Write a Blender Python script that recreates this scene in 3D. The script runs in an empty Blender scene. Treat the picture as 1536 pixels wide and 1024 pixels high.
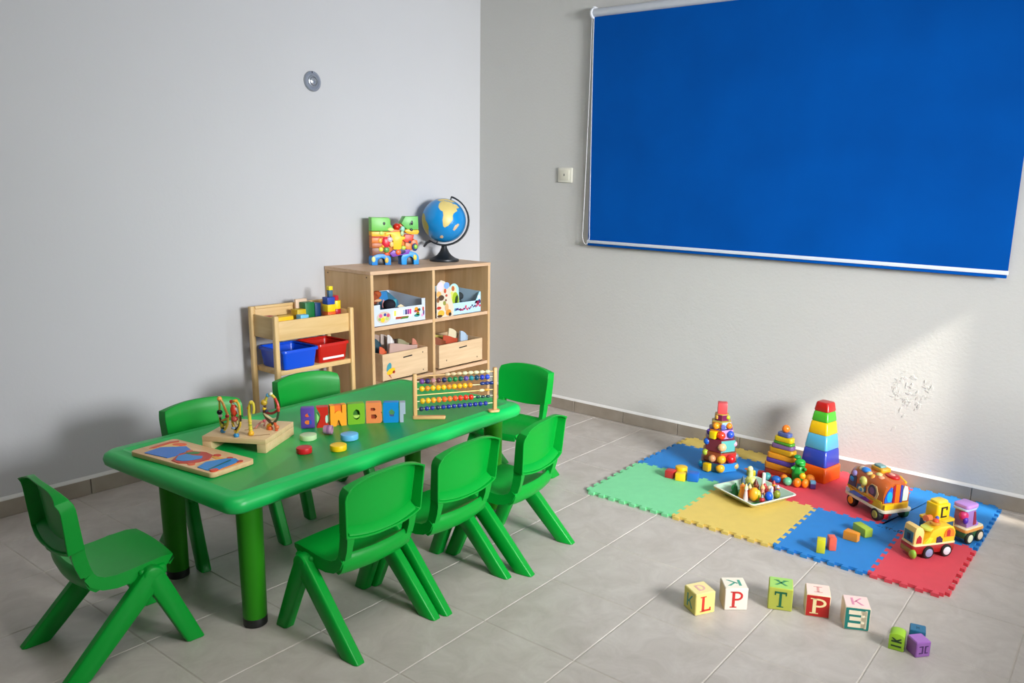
import bpy, bmesh, math, random
from math import sin, cos, pi, radians
from mathutils import Vector, Matrix, noise
random.seed(7)
SC = bpy.context.scene
COL = SC.collection
CAM = ((3.361255, -3.602877, 1.262984), (.818085746, .574204026, .032022652), (-.141522257, .147035929, .978954486), (-.557411127, .805400628, -.201550648))
LENS, SHIFT = 27.562, (-.07771, .012106)
EXPO, WORLD, SUN, WIN, DOOR, CEIL, SPREAD = 0.49, 1.0, 4.6, 96, 5, 17, 100
AIM = (-1, .30, -.40)

# ------------------------------------------------------------------ materials
def lin(h):
    h = h.lstrip('#')
    out = []
    for i in (0, 2, 4):
        c = int(h[i:i+2], 16) / 255
        out.append(c / 12.92 if c <= .04045 else ((c + .055) / 1.055) ** 2.4)
    return (*out, 1)
_M = {}
def base_mat(key):
    m = bpy.data.materials.new(key); m.use_nodes = True
    return m, m.node_tree.nodes, m.node_tree.links, m.node_tree.nodes['Principled BSDF']
def pl(hexc, rough=.4, bump=0, bscale=300, coat=0, metal=0, var=.03, spec=.5):
    """painted / moulded surface with slight procedural variation"""
    k = ('pl', hexc, rough, bump, bscale, coat, metal, var, spec)
    if k in _M: return _M[k]
    m, N, L, P = base_mat('paint_' + hexc.strip('#'))
    P.inputs['Roughness'].default_value = rough
    P.inputs['Metallic'].default_value = metal
    P.inputs['Specular IOR Level'].default_value = spec
    if coat:
        P.inputs['Coat Weight'].default_value = coat; P.inputs['Coat Roughness'].default_value = .15
    tc = N.new('ShaderNodeTexCoord'); nz = N.new('ShaderNodeTexNoise')
    nz.inputs['Scale'].default_value = 14; nz.inputs['Detail'].default_value = 3
    L.new(tc.outputs['Object'], nz.inputs['Vector'])
    mx = N.new('ShaderNodeMix'); mx.data_type = 'RGBA'
    c = lin(hexc)
    mx.inputs[6].default_value = tuple(x * (1 - var) for x in c[:3]) + (1,)
    mx.inputs[7].default_value = tuple(min(1, x * (1 + var)) for x in c[:3]) + (1,)
    L.new(nz.outputs['Fac'], mx.inputs[0]); L.new(mx.outputs[2], P.inputs['Base Color'])
    if bump:
        n2 = N.new('ShaderNodeTexNoise'); n2.inputs['Scale'].default_value = bscale
        L.new(tc.outputs['Object'], n2.inputs['Vector'])
        b = N.new('ShaderNodeBump'); b.inputs['Strength'].default_value = bump; b.inputs['Distance'].default_value = .001
        L.new(n2.outputs['Fac'], b.inputs['Height']); L.new(b.outputs['Normal'], P.inputs['Normal'])
    _M[k] = m
    return m
def wood(hexa, hexb, axis=0, rough=.5, scale=6):
    k = ('wood', hexa, hexb, axis, rough, scale)
    if k in _M: return _M[k]
    m, N, L, P = base_mat('wood_' + hexa.strip('#'))
    P.inputs['Roughness'].default_value = rough
    tc = N.new('ShaderNodeTexCoord'); mp = N.new('ShaderNodeMapping')
    s = [scale * 9] * 3; s[axis] = scale
    mp.inputs['Scale'].default_value = s
    L.new(tc.outputs['Object'], mp.inputs['Vector'])
    nz = N.new('ShaderNodeTexNoise'); nz.inputs['Scale'].default_value = 1.0
    nz.inputs['Detail'].default_value = 6; nz.inputs['Distortion'].default_value = .6
    L.new(mp.outputs['Vector'], nz.inputs['Vector'])
    r = N.new('ShaderNodeValToRGB')
    r.color_ramp.elements[0].position = .3; r.color_ramp.elements[1].position = .7
    r.color_ramp.elements[0].color = lin(hexb); r.color_ramp.elements[1].color = lin(hexa)
    L.new(nz.outputs['Fac'], r.inputs['Fac']); L.new(r.outputs['Color'], P.inputs['Base Color'])
    _M[k] = m
    return m

# ------------------------------------------------------------------ mesh builder
def T(x=0, y=0, z=0): return Matrix.Translation((x, y, z))
def RZ(a): return Matrix.Rotation(a, 4, 'Z')
def RX(a): return Matrix.Rotation(a, 4, 'X')
def RY(a): return Matrix.Rotation(a, 4, 'Y')
class MB:
    def __init__(s): s.bm = bmesh.new()
    def _face(s, vs):
        try: return s.bm.faces.new(vs)
        except ValueError: return None
    def box(s, c, size, M=None, bev=0, seg=2):
        hx, hy, hz = (v / 2 for v in size)
        tmp = bmesh.new()
        bmesh.ops.create_cube(tmp, size=1)
        for v in tmp.verts: v.co = Vector((v.co.x * hx * 2, v.co.y * hy * 2, v.co.z * hz * 2))
        if bev: bmesh.ops.bevel(tmp, geom=tmp.edges[:], offset=bev, segments=seg, profile=.5, affect='EDGES')
        s._merge(tmp, T(*c) @ (M or Matrix()))
        return s
    def _merge(s, tmp, M):
        mp = {v: s.bm.verts.new(M @ v.co) for v in tmp.verts}
        for f in tmp.faces: s._face([mp[v] for v in f.verts])
        tmp.free()
    def prism(s, poly, z0, z1, M=None, bev=0, seg=2):
        tmp = bmesh.new()
        a = [tmp.verts.new((p[0], p[1], z0)) for p in poly]; b = [tmp.verts.new((p[0], p[1], z1)) for p in poly]
        n = len(poly)
        tmp.faces.new(a[::-1]); tmp.faces.new(b)
        for i in range(n): tmp.faces.new((a[i], a[(i+1) % n], b[(i+1) % n], b[i]))
        bmesh.ops.recalc_face_normals(tmp, faces=tmp.faces[:])
        if bev:
            es = [e for e in tmp.edges if len(e.link_faces) == 2 and (abs(e.verts[0].co.z - e.verts[1].co.z) < 1e-6)]
            bmesh.ops.bevel(tmp, geom=es, offset=bev, segments=seg, profile=.5, affect='EDGES')
        s._merge(tmp, M or Matrix())
        return s
    def loft(s, secs, cap=True, closed=True):
        rows = [[s.bm.verts.new(p) for p in sec] for sec in secs]
        n = len(rows[0])
        for a, b in zip(rows, rows[1:]):
            for i in range(n if closed else n - 1):
                s._face((a[i], a[(i+1) % n], b[(i+1) % n], b[i]))
        if cap and closed:
            s._face(rows[0][::-1]); s._face(rows[-1])
        return s
    def lathe(s, prof, n=24, M=None, capb=True, capt=True):
        M = M or Matrix()
        secs = [[M @ Vector((max(r, 1e-5) * cos(2*pi*i/n), max(r, 1e-5) * sin(2*pi*i/n), z)) for i in range(n)] for r, z in prof]
        rows = [[s.bm.verts.new(p) for p in sec] for sec in secs]
        for a, b in zip(rows, rows[1:]):
            for i in range(n): s._face((a[i], a[(i+1) % n], b[(i+1) % n], b[i]))
        if capb: s._face(rows[0][::-1])
        if capt: s._face(rows[-1])
        return s
    def sphere(s, c, r, sc=(1, 1, 1), n=16, M=None):
        prof = [(r * sin(pi * i / (n // 2 + 2)), -r * cos(pi * i / (n // 2 + 2))) for i in range(n // 2 + 3)]
        m = T(*c) @ (M or Matrix()) @ Matrix.Diagonal((*sc, 1))
        return s.lathe(prof, n, m)
    def tube(s, pts, r, n=8, closed=False):
        pts = [Vector(p) for p in pts]; m = len(pts)
        rr = r if isinstance(r, (list, tuple)) else [r] * m
        rows = []; up = None
        for i, p in enumerate(pts):
            if closed: d = pts[(i+1) % m] - pts[i-1]
            else: d = pts[min(i+1, m-1)] - pts[max(i-1, 0)]
            d.normalize()
            if up is None:
                up = Vector((0, 0, 1)) if abs(d.z) < .9 else Vector((1, 0, 0))
            a = d.cross(up).normalized(); up = a.cross(d).normalized()
            rows.append([s.bm.verts.new(p + (a * cos(2*pi*k/n) + up * sin(2*pi*k/n)) * rr[i]) for k in range(n)])
        seq = list(zip(rows, rows[1:])) + ([(rows[-1], rows[0])] if closed else [])
        for a, b in seq:
            for i in range(n): s._face((a[i], a[(i+1) % n], b[(i+1) % n], b[i]))
        if not closed: s._face(rows[0][::-1]); s._face(rows[-1])
        return s
    def disc(s, c, r, h, n=24, M=None, bev=0):
        b = bev
        prof = [(r - b, 0), (r - b*.3, b*.3), (r, b), (r, h - b), (r - b*.3, h - b*.3), (r - b, h)] if b else [(r, 0), (r, h)]
        return s.lathe(prof, n, T(*c) @ (M or Matrix()))
    def shell(s, grid, norm, d, t):
        """grid of points with outward normals; a flange of depth d turned back round its boundary, wall thickness t"""
        nu, nv = len(grid), len(grid[0])
        V = Vector
        F = [[s.bm.verts.new(grid[i][j]) for j in range(nv)] for i in range(nu)]
        ctr = lambda i, j: V(grid[min(max(i, 1), nu-2)][min(max(j, 1), nv-2)])
        def inn(i, j):
            p = V(grid[i][j]); q = ctr(i, j) - p
            if q.length < 1e-9: return p
            k = min(.9, t * (1.4 if (i in (0, nu-1) and j in (0, nv-1)) else 1) / q.length)
            return p + q * k
        B = [[s.bm.verts.new(inn(i, j) - norm[i][j] * t) for j in range(nv)] for i in range(nu)]
        for i in range(nu - 1):
            for j in range(nv - 1):
                s._face((F[i][j], F[i+1][j], F[i+1][j+1], F[i][j+1]))
                s._face((B[i][j], B[i][j+1], B[i+1][j+1], B[i+1][j]))
        loop = [(i, 0) for i in range(nu)] + [(nu-1, j) for j in range(1, nv)] + [(i, nv-1) for i in range(nu-2, -1, -1)] + [(0, j) for j in range(nv-2, 0, -1)]
        dd = d if callable(d) else (lambda i, j: d)
        R1 = {k: s.bm.verts.new(V(grid[k[0]][k[1]]) - norm[k[0]][k[1]] * max(dd(*k), t * 1.05)) for k in loop}
        R2 = {k: s.bm.verts.new(inn(*k) - norm[k[0]][k[1]] * max(dd(*k), t * 1.05)) for k in loop}
        m = len(loop)
        for q in range(m):
            a, b = loop[q], loop[(q+1) % m]
            s._face((F[b[0]][b[1]], F[a[0]][a[1]], R1[a], R1[b]))
            s._face((R1[b], R1[a], R2[a], R2[b]))
            s._face((R2[b], R2[a], B[a[0]][a[1]], B[b[0]][b[1]]))
        return s
def obj(name, mb, mat, parent=None, loc=(0, 0, 0), rz=0, smooth=True, bevel=0, ang=38, rot=None, weld=True):
    bm = mb.bm if isinstance(mb, MB) else mb
    if weld: bmesh.ops.remove_doubles(bm, verts=bm.verts[:], dist=1e-6)
    bmesh.ops.recalc_face_normals(bm, faces=bm.faces[:])
    me = bpy.data.meshes.new(name); bm.to_mesh(me); bm.free()
    me.materials.append(mat)
    if smooth:
        me.polygons.foreach_set('use_smooth', [True] * len(me.polygons))
        me.set_sharp_from_angle(angle=radians(ang))
    o = bpy.data.objects.new(name, me); COL.objects.link(o)
    o.location = loc; o.rotation_euler = rot or (0, 0, rz)
    if parent: o.parent = parent
    if bevel:
        b = o.modifiers.new('Bevel', 'BEVEL'); b.width = bevel; b.segments = 2; b.limit_method = 'ANGLE'; b.angle_limit = radians(40)
        b.harden_normals = False
    return o
def tag(o, label, cat=None, group=None):
    if label: o['label'] = label
    if cat: o['category'] = cat
    if group: o['group'] = group
    return o
def thing(name, label, cat, loc=(0, 0, 0), rz=0, group=None, rot=None):
    o = bpy.data.objects.new(name, None); o.empty_display_size = .05; COL.objects.link(o)
    o.location = loc; o.rotation_euler = rot or (0, 0, rz)
    return tag(o, label, cat, group)
def struct(o): o['kind'] = 'structure'; return o
def arc(cx, cy, r, a0, a1, n=10, ry=None):
    return [(cx + r * cos(radians(a0 + (a1 - a0) * i / n)), cy + (ry or r) * sin(radians(a0 + (a1 - a0) * i / n))) for i in range(n + 1)]
def rrect(x0, y0, x1, y1, r, n=5):
    return arc(x1-r, y1-r, r, 0, 90, n) + arc(x0+r, y1-r, r, 90, 180, n) + arc(x0+r, y0+r, r, 180, 270, n) + arc(x1-r, y0+r, r, 270, 360, n)
# glyphs: outlines in a unit cell (width .7, height 1), as lists of polygons
def P_rect(x0, y0, x1, y1): return [(x0, y0), (x1, y0), (x1, y1), (x0, y1)]
def bowl(cx, y0, y1, x0, w, th):
    r = (y1 - y0) / 2; cy = (y0 + y1) / 2
    o = [(x0, y1)] + arc(cx, cy, w, 90, -90, 12, r) + [(x0, y0)]
    i = [(x0, y0 + th)] + arc(cx, cy, w - th, -90, 90, 12, r - th) + [(x0, y1 - th)]
    return o + i
GL = {
 'L': [P_rect(.14, 0, .28, 1), P_rect(.14, 0, .66, .12), P_rect(.04, 0, .38, .06), P_rect(.04, .94, .38, 1), P_rect(.58, 0, .66, .24)],
 'P': [P_rect(.14, 0, .28, 1), bowl(.38, .44, 1, .26, .30, .11), P_rect(.04, 0, .38, .06), P_rect(.04, .94, .3, 1)],
 'T': [P_rect(.29, 0, .42, 1), P_rect(.04, .88, .67, 1), P_rect(.04, .76, .11, 1), P_rect(.60, .76, .67, 1), P_rect(.18, 0, .53, .06)],
 'E': [P_rect(.02, 0, .22, 1), P_rect(.02, 0, .68, .24), P_rect(.02, .76, .68, 1), P_rect(.02, .40, .64, .62), P_rect(.0, -.04, .08, 1.04)],
 'I': [P_rect(.28, 0, .42, 1), P_rect(.1, 0, .6, .08), P_rect(.1, .92, .6, 1)],
 'K': [P_rect(.06, 0, .18, 1), [(.18, .42), (.56, 1), (.68, 1), (.26, .36)], [(.26, .56), (.56, 0), (.70, 0), (.34, .62)]],
 'X': [[(.04, 0), (.18, 0), (.66, 1), (.52, 1)], [(.52, 0), (.66, 0), (.18, 1), (.04, 1)], P_rect(0, .93, .28, 1), P_rect(.44, .93, .7, 1)],
 'D': [P_rect(.1, 0, .24, 1), bowl(.3, 0, 1, .2, .36, .12)],
 'C': [P_rect(.1, 0, .24, 1), P_rect(.1, 0, .6, .14), P_rect(.1, .86, .6, 1), P_rect(.5, .66, .62, 1)],
 'CC': [P_rect(0, 0, .32, .12), P_rect(0, .88, .32, 1), P_rect(.22, 0, .32, 1), P_rect(.44, 0, .54, 1), P_rect(.44, 0, .7, .12), P_rect(.44, .88, .7, 1)],
 'H': [P_rect(.08, 0, .22, 1), P_rect(.5, 0, .64, 1), P_rect(.08, .44, .64, .56)],
}
def glyph(mb, ch, w, h, M, th=.0012):
    """letter raised by th on the XY plane of M, centred"""
    for poly in GL[ch]:
        mb.prism([((x - .35) / .7 * w, (y - .5) * h) for x, y in poly], -.0004, th, M)
    return mb
# ------------------------------------------------------------------ camera
def camera():
    cam = bpy.data.cameras.new('camera'); o = bpy.data.objects.new('camera', cam); COL.objects.link(o)
    C, R, U, F = CAM
    m = Matrix(((R[0], U[0], -F[0], C[0]), (R[1], U[1], -F[1], C[1]), (R[2], U[2], -F[2], C[2]), (0, 0, 0, 1)))
    o.matrix_world = m
    cam.sensor_width = 36; cam.sensor_fit = 'HORIZONTAL'; cam.lens = LENS
    cam.shift_x, cam.shift_y = SHIFT
    cam.clip_start = .02
    SC.camera = o
camera()

# ------------------------------------------------------------------ the room
XR, YF, ZC = 4.3, -4.9, 2.62          # right wall, front wall, ceiling
def plaster(key, hexc, bump, scale, fine=.25):
    m, N, L, P = base_mat(key)
    P.inputs['Roughness'].default_value = .85; P.inputs['Specular IOR Level'].default_value = .25
    tc = N.new('ShaderNodeTexCoord')
    n0 = N.new('ShaderNodeTexNoise'); n0.inputs['Scale'].default_value = 1.3; n0.inputs['Detail'].default_value = 4
    L.new(tc.outputs['Object'], n0.inputs['Vector'])
    mx = N.new('ShaderNodeMix'); mx.data_type = 'RGBA'; c = lin(hexc)
    mx.inputs[6].default_value = tuple(x * .95 for x in c[:3]) + (1,); mx.inputs[7].default_value = tuple(min(1, x * 1.04) for x in c[:3]) + (1,)
    L.new(n0.outputs['Fac'], mx.inputs[0]); L.new(mx.outputs[2], P.inputs['Base Color'])
    n1 = N.new('ShaderNodeTexNoise'); n1.inputs['Scale'].default_value = scale; n1.inputs['Detail'].default_value = 5; n1.inputs['Roughness'].default_value = .6
    n2 = N.new('ShaderNodeTexNoise'); n2.inputs['Scale'].default_value = scale * .12; n2.inputs['Detail'].default_value = 3
    L.new(tc.outputs['Object'], n1.inputs['Vector']); L.new(tc.outputs['Object'], n2.inputs['Vector'])
    b2 = N.new('ShaderNodeBump'); b2.inputs['Strength'].default_value = bump; b2.inputs['Distance'].default_value = .006
    b1 = N.new('ShaderNodeBump'); b1.inputs['Strength'].default_value = fine; b1.inputs['Distance'].default_value = .002
    L.new(n2.outputs['Fac'], b2.inputs['Height']); L.new(n1.outputs['Fac'], b1.inputs['Height'])
    L.new(b2.outputs['Normal'], b1.inputs['Normal']); L.new(b1.outputs['Normal'], P.inputs['Normal'])
    return m
M_WL = plaster('plaster_left', '#c3c3c5', .10, 60)
M_WB = plaster('plaster_back', '#c6c5c1', .22, 75, .6)
M_CEIL = plaster('plaster_ceiling', '#dedede', .05, 60)
w = MB(); w.box((-.06, (YF) / 2, ZC / 2), (.12, -YF + .24, ZC)); struct(obj('wall_left', w, M_WL, smooth=False))
w = MB(); w.box((XR / 2, .06, ZC / 2), (XR, .12, ZC)); WB = struct(obj('wall_back', w, M_WB, smooth=False))
# right wall, out of the frame: a doorway near the corner and a wide window
DY0, DY1, DZ = -.72, -.46, 2.15
WY0, WY1, WZ0, WZ1 = -2.25, -.97, .90, 2.15
w = MB()
X0, X1 = XR, XR + .12
def wseg(y0, y1, z0, z1): w.box(((X0 + X1) / 2, (y0 + y1) / 2, (z0 + z1) / 2), (X1 - X0, y1 - y0, z1 - z0))
wseg(DY1, .12, 0, ZC); wseg(DY0, DY1, DZ, ZC); wseg(WY1, DY0, 0, ZC)
wseg(WY0, WY1, 0, WZ0); wseg(WY0, WY1, WZ1, ZC); wseg(YF - .12, WY0, 0, ZC)
M_WF = plaster('plaster_front', '#a8a49c', .08, 60)
struct(obj('wall_right', w, M_WF, smooth=False))
w = MB(); w.box((XR / 2, YF - .06, ZC / 2), (XR, .12, ZC)); # outside: an unseen awning, added to keep the sun off the window
w2 = MB(); w2.box((XR + .12 + .80, (WY0 - .6 + WY1 - .02) / 2, WZ1 + .10), (1.6, WY1 - WY0 + .58, .06)); struct(obj('sun_blocker', w2, M_WF, smooth=False))
struct(obj('wall_front', w, M_WF, smooth=False))
w = MB(); w.box((XR / 2, YF / 2, ZC + .05), (XR + .24, -YF + .24, .1)); struct(obj('ceiling', w, M_CEIL, smooth=False))
# floor: glazed tiles with eased edges on recessed grout
def tile_mat():
    m, N, L, P = base_mat('floor_tile')
    P.inputs['Roughness'].default_value = .36; P.inputs['Specular IOR Level'].default_value = .4
    tc = N.new('ShaderNodeTexCoord')
    n1 = N.new('ShaderNodeTexNoise'); n1.inputs['Scale'].default_value = 9; n1.inputs['Detail'].default_value = 9; n1.inputs['Roughness'].default_value = .68; n1.inputs['Distortion'].default_value = .8
    L.new(tc.outputs['Object'], n1.inputs['Vector'])
    r = N.new('ShaderNodeValToRGB'); e = r.color_ramp.elements
    e[0].position = .25; e[0].color = lin('#a8a097'); e[1].position = .72; e[1].color = lin('#c2bbb3')
    x = e.new(.5); x.color = lin('#b6aea6')
    L.new(n1.outputs['Fac'], r.inputs['Fac']); L.new(r.outputs['Color'], P.inputs['Base Color'])
    b = N.new('ShaderNodeBump'); b.inputs['Strength'].default_value = .12; b.inputs['Distance'].default_value = .002
    L.new(n1.outputs['Fac'], b.inputs['Height']); L.new(b.outputs['Normal'], P.inputs['Normal'])
    return m
TS, TX, TY = .33, 1.9088, -2.3463
w = MB()
for i in range(-7, 9):
    for j in range(-9, 9):
        x0, y0 = TX + i * TS, TY + j * TS
        x1, y1 = min(x0 + TS - .0025, XR), min(y0 + TS - .0025, 0)
        x0, y0 = max(x0, 0), max(y0, YF)
        if x1 - x0 < .01 or y1 - y0 < .01: continue
        b = .0022
        lo = [(x0, y0, -.006), (x1, y0, -.006), (x1, y1, -.006), (x0, y1, -.006)]
        mid = [(x0, y0, -.0018), (x1, y0, -.0018), (x1, y1, -.0018), (x0, y1, -.0018)]
        hi = [(x0 + b, y0 + b, 0), (x1 - b, y0 + b, 0), (x1 - b, y1 - b, 0), (x0 + b, y1 - b, 0)]
        w.loft([lo, mid, hi])
FL = struct(obj('floor', w, tile_mat(), smooth=False))
w = MB(); w.box((XR / 2, YF / 2, -.0419), (XR + .24, -YF + .24, .08))
struct(obj('grout', w, pl('#b9b2a8', .9), FL, smooth=False))
# skirting of cut floor tiles with a caulk bead on top
SK = .066
def skirt_mat():
    m, N, L, P = base_mat('skirting_tile'); P.inputs['Roughness'].default_value = .45
    tc = N.new('ShaderNodeTexCoord'); n1 = N.new('ShaderNodeTexNoise'); n1.inputs['Scale'].default_value = 7; n1.inputs['Detail'].default_value = 8
    L.new(tc.outputs['Object'], n1.inputs['Vector']); r = N.new('ShaderNodeValToRGB'); e = r.color_ramp.elements
    e[0].position = .3; e[0].color = lin('#8a8073'); e[1].position = .7; e[1].color = lin('#a2988b')
    L.new(n1.outputs['Fac'], r.inputs['Fac']); L.new(r.outputs['Color'], P.inputs['Base Color'])
    return m
M_SK = skirt_mat()
w = MB(); xs = [0.012, .418, .761, 1.1, 1.449, 1.81, 2.17, 2.535, 2.898, 3.26, 3.62, 3.98, XR]
for a, b in zip(xs, xs[1:]): w.box(((a + b) / 2, -.005, SK / 2), (b - a - .003, .010, SK), bev=.0015, seg=1)
struct(obj('baseboard_back', w, M_SK, smooth=False))
w = MB(); ys = [-.012, -.25, -.585, -.925, -1.265, -1.605, -1.945, -2.288, -2.507, -2.85, -3.19, -3.53, -3.87, -4.21, -4.55, YF]
for a, b in zip(ys, ys[1:]): w.box((.005, (a + b) / 2, SK / 2), (.010, a - b - .003, SK), bev=.0015, seg=1)
struct(obj('baseboard_left', w, M_SK, smooth=False))
M_CAULK = pl('#d8d6d2', .7)
w = MB(); w.loft([[(x, 0, SK - .002), (x, -.011, SK - .001), (x, -.009, SK + .004), (x, -.0005, SK + .012)] for x in (0, XR)]); struct(obj('trim_1', w, M_CAULK, smooth=False))
w = MB(); w.loft([[(0, y, SK - .002), (.011, y, SK - .001), (.009, y, SK + .004), (.0005, y, SK + .012)] for y in (0, YF)]); struct(obj('trim_2', w, M_CAULK, smooth=False))
# peeling paint low on the back wall: small curled flakes
w = MB(); rnd = random.Random(3)
for k in range(80):
    if k < 60:
        a = rnd.uniform(0, 2 * pi); rr = rnd.gauss(1, .16)
        if .9 < a < 1.5 and rnd.random() < .5: continue
        x, z = 2.607 + .072 * rr * cos(a), .452 + .062 * rr * sin(a)
    elif k < 75: x, z = 2.60 + rnd.gauss(0, .035), .445 + rnd.gauss(0, .03)
    else: x, z = 2.53 + rnd.gauss(0, .06), .29 + rnd.gauss(0, .045)
    L_, W_ = rnd.uniform(.006, .017), rnd.uniform(.002, .0055); t = rnd.uniform(-.9, .9) + .6; d = rnd.uniform(.0006, .0018)
    cx_, sx_ = cos(t), sin(t)
    q = [(-L_, 0), (-L_*.3, W_), (L_*.5, W_*.8), (L_, .2*W_), (L_*.4, -W_), (-L_*.5, -W_*.7)]
    top = [w.bm.verts.new((x + p*cx_ - r*sx_, -.0005 - d * (.4 + .6 * (p/L_ + 1) / 2), z + p*sx_ + r*cx_)) for p, r in q]
    bot = [w.bm.verts.new((x + p*cx_ - r*sx_, .001, z + p*sx_ + r*cx_)) for p, r in q]
    w.bm.faces.new(top); w.bm.faces.new(bot[::-1])
    for i in range(6): w.bm.faces.new((top[i], bot[i], bot[(i+1) % 6], top[(i+1) % 6]))
struct(obj('peeling_plaster', w, M_WB, WB, smooth=False))

# ------------------------------------------------------------------ light: a low sun through the doorway, sky light through door and window, added ceiling fill
SC.view_settings.view_transform = 'Standard'; SC.view_settings.look = 'None'
SC.view_settings.gamma = 1; SC.view_settings.use_curve_mapping = False
SC.view_settings.exposure = EXPO
SC.cycles.use_denoising = True
try: SC.cycles.denoiser = 'OPENIMAGEDENOISE'
except Exception: pass
SC.cycles.max_bounces = 10; SC.cycles.diffuse_bounces = 6; SC.cycles.sample_clamp_indirect = 6
SC.cycles.caustics_reflective = False; SC.cycles.caustics_refractive = False
wd = bpy.data.worlds.new('sky'); SC.world = wd; wd.use_nodes = True
bg = wd.node_tree.nodes['Background']; bg.inputs['Color'].default_value = (.78, .88, 1, 1); bg.inputs['Strength'].default_value = WORLD
def light(name, kind, energy, loc, direction, color=(1, 1, 1), **kw):
    l = bpy.data.lights.new(name, kind); l.energy = energy; l.color = color
    for k, v in kw.items(): setattr(l, k, v)
    o = bpy.data.objects.new(name, l); COL.objects.link(o); o.location = loc
    o.rotation_euler = Vector(direction).to_track_quat('-Z', 'Y').to_euler()
    return o
light('sun', 'SUN', SUN, (6, -1, 4), (-1, .30, -.82), (1, .93, .80), angle=radians(1.5))
light('window_daylight', 'AREA', WIN, (XR + 1.55, -2.1, 1.72), AIM, (.95, .975, 1), shape='RECTANGLE', size=1.4, size_y=.85, spread=radians(SPREAD))
light('doorway_daylight', 'AREA', DOOR, (XR + .11, (DY0 + DY1) / 2, 1.05), (-1, 0, 0), (.95, .97, 1), shape='RECTANGLE', size=DY1 - DY0, size_y=1.8, spread=radians(110))
light('ceiling_fill', 'AREA', CEIL, (2.6, -2.6, ZC - .03), (0, 0, -1), (1, .98, .95), shape='RECTANGLE', size=1.2, size_y=1.2)  # unseen fill without a fixture, added to lift the general light
# ------------------------------------------------------------------ chairs and table
G_CHAIR = pl('#00922d', .36, bump=.12, bscale=900, spec=.28)
G_TABLE = pl('#08b452', .38, bump=.10, bscale=900, spec=.55)
G_LEG = pl('#25800c', .45, bump=.05, spec=.25)
BLACK = pl('#141414', .5)
def seat_mesh():
    # profile (y, z, half width) from the front lip to the foot of the back
    pr = [(.128, .226, .112), (.134, .244, .117), (.127, .2565, .120), (.098, .2605, .123), (.05, .257, .125), (.01, .252, .125), (-.025, .2495, .125),
          (-.050, .2525, .124), (-.067, .261, .123), (-.076, .275, .122)]
    nu = 13; np_ = len(pr); grid = []; nor = []
    for i in range(nu):
        u = -1 + 2 * i / (nu - 1); row = []
        for j, (y, z, w) in enumerate(pr):
            k = max(0, min(1, (j - 5) / 4))          # the rear curls round the sitter
            back = -.014 * (1 - u * u) * k
            dip = -.006 * (1 - u * u) * (1 - k) if j > 2 else 0
            fr = -.014 * u * u * max(0, (4 - j) / 4)
            row.append(Vector((u * w, y + back + fr, z + dip)))
        grid.append(row)
    for i in range(nu):
        nr = []
        for j in range(np_):
            a = grid[min(i+1, nu-1)][j] - grid[max(i-1, 0)][j]; b = grid[i][min(j+1, np_-1)] - grid[i][max(j-1, 0)]
            n = a.cross(b).normalized(); nr.append(n if n.dot(Vector((0, .6, 1))) > 0 else -n)
        nor.append(nr)
    m = MB()
    def dep(i, j):
        if i in (0, nu - 1): return (.018, .022, .026, .03, .034, .036, .036, .034, .03, .026)[j]
        return .011
    m.shell(grid, nor, dep, .009)
    # tall curved band behind the seat, under the hand slot
    secs = []
    for i in range(nu):
        u = -1 + 2 * i / (nu - 1); yb = -.014 * (1 - u * u); zz = .003 * u * u
        secs.append([Vector((u * .122, y + yb, z + zz)) for y, z in ((-.076, .276), (-.087, .279), (-.094, .272), (-.096, .250), (-.088, .228), (-.074, .216), (-.060, .220), (-.066, .245))])
    m.loft(secs)
    # two arms that carry the backrest, leaving the hand slot between them
    for s in (-1, 1):
        secs = []
        for z, y, xo, xi, th in ((.268, -.074, .1225, .100, .030), (.30, -.082, .1225, .101, .032), (.325, -.087, .124, .099, .032), (.346, -.089, .124, .1, .030)):
            secs.append([(s * xo, y, z), (s * xi, y - .004, z), (s * xi, y - .004 - th * .8, z), (s * xo, y - th, z)])
        m.loft(secs)
    return m
def back_mesh():
    nu, nv = 17, 11; grid = []; nor = []
    for i in range(nu):
        u = -1 + 2 * i / (nu - 1); row = []; nr = []
        for j in range(nv):
            v = j / (nv - 1)
            w = .1255 + .010 * v - .007 * max(0, (v - .75) / .25) ** 2
            z = .345 - .016 * (1 - u * u) * (1 - v) ** 2 + v * (.160 - .021 * abs(u) ** 2.6)
            y = -.088 - .016 * v - .017 * (1 - u * u) - .008 * max(0, (v - .8) / .2) ** 2
            row.append(Vector((u * w, y, z)))
            n = Vector((-.22 * u, 1, .10)); n.normalize(); nr.append(n)
        grid.append(row); nor.append(nr)
    m = MB()
    def dep(i, j):
        side = abs(-1 + 2 * i / (nu - 1)); v = j / (nv - 1)
        if j == 0: return .016 + .026 * (1 - (1 - side) * .35)
        if j == nv - 1: return .016 + .020 * side ** 4
        return .042 - .006 * v
    m.shell(grid, nor, dep, .006)
    # sloping ledge inside the lower rear edge
    secs = []
    for i in range(nu):
        u = (-1 + 2 * i / (nu - 1)) * .95; w = .1255; yb = -.017 * (1 - u * u); z0 = .345 - .016 * (1 - u * u)
        secs.append([Vector((u * w, -.094 + yb, z0 + .001)), Vector((u * w, -.122 + yb * .7, z0 + .001)), Vector((u * w, -.120 + yb * .7, z0 + .007)), Vector((u * w, -.094 + yb, z0 + .024))])
    m.loft(secs)
    return m
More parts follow.
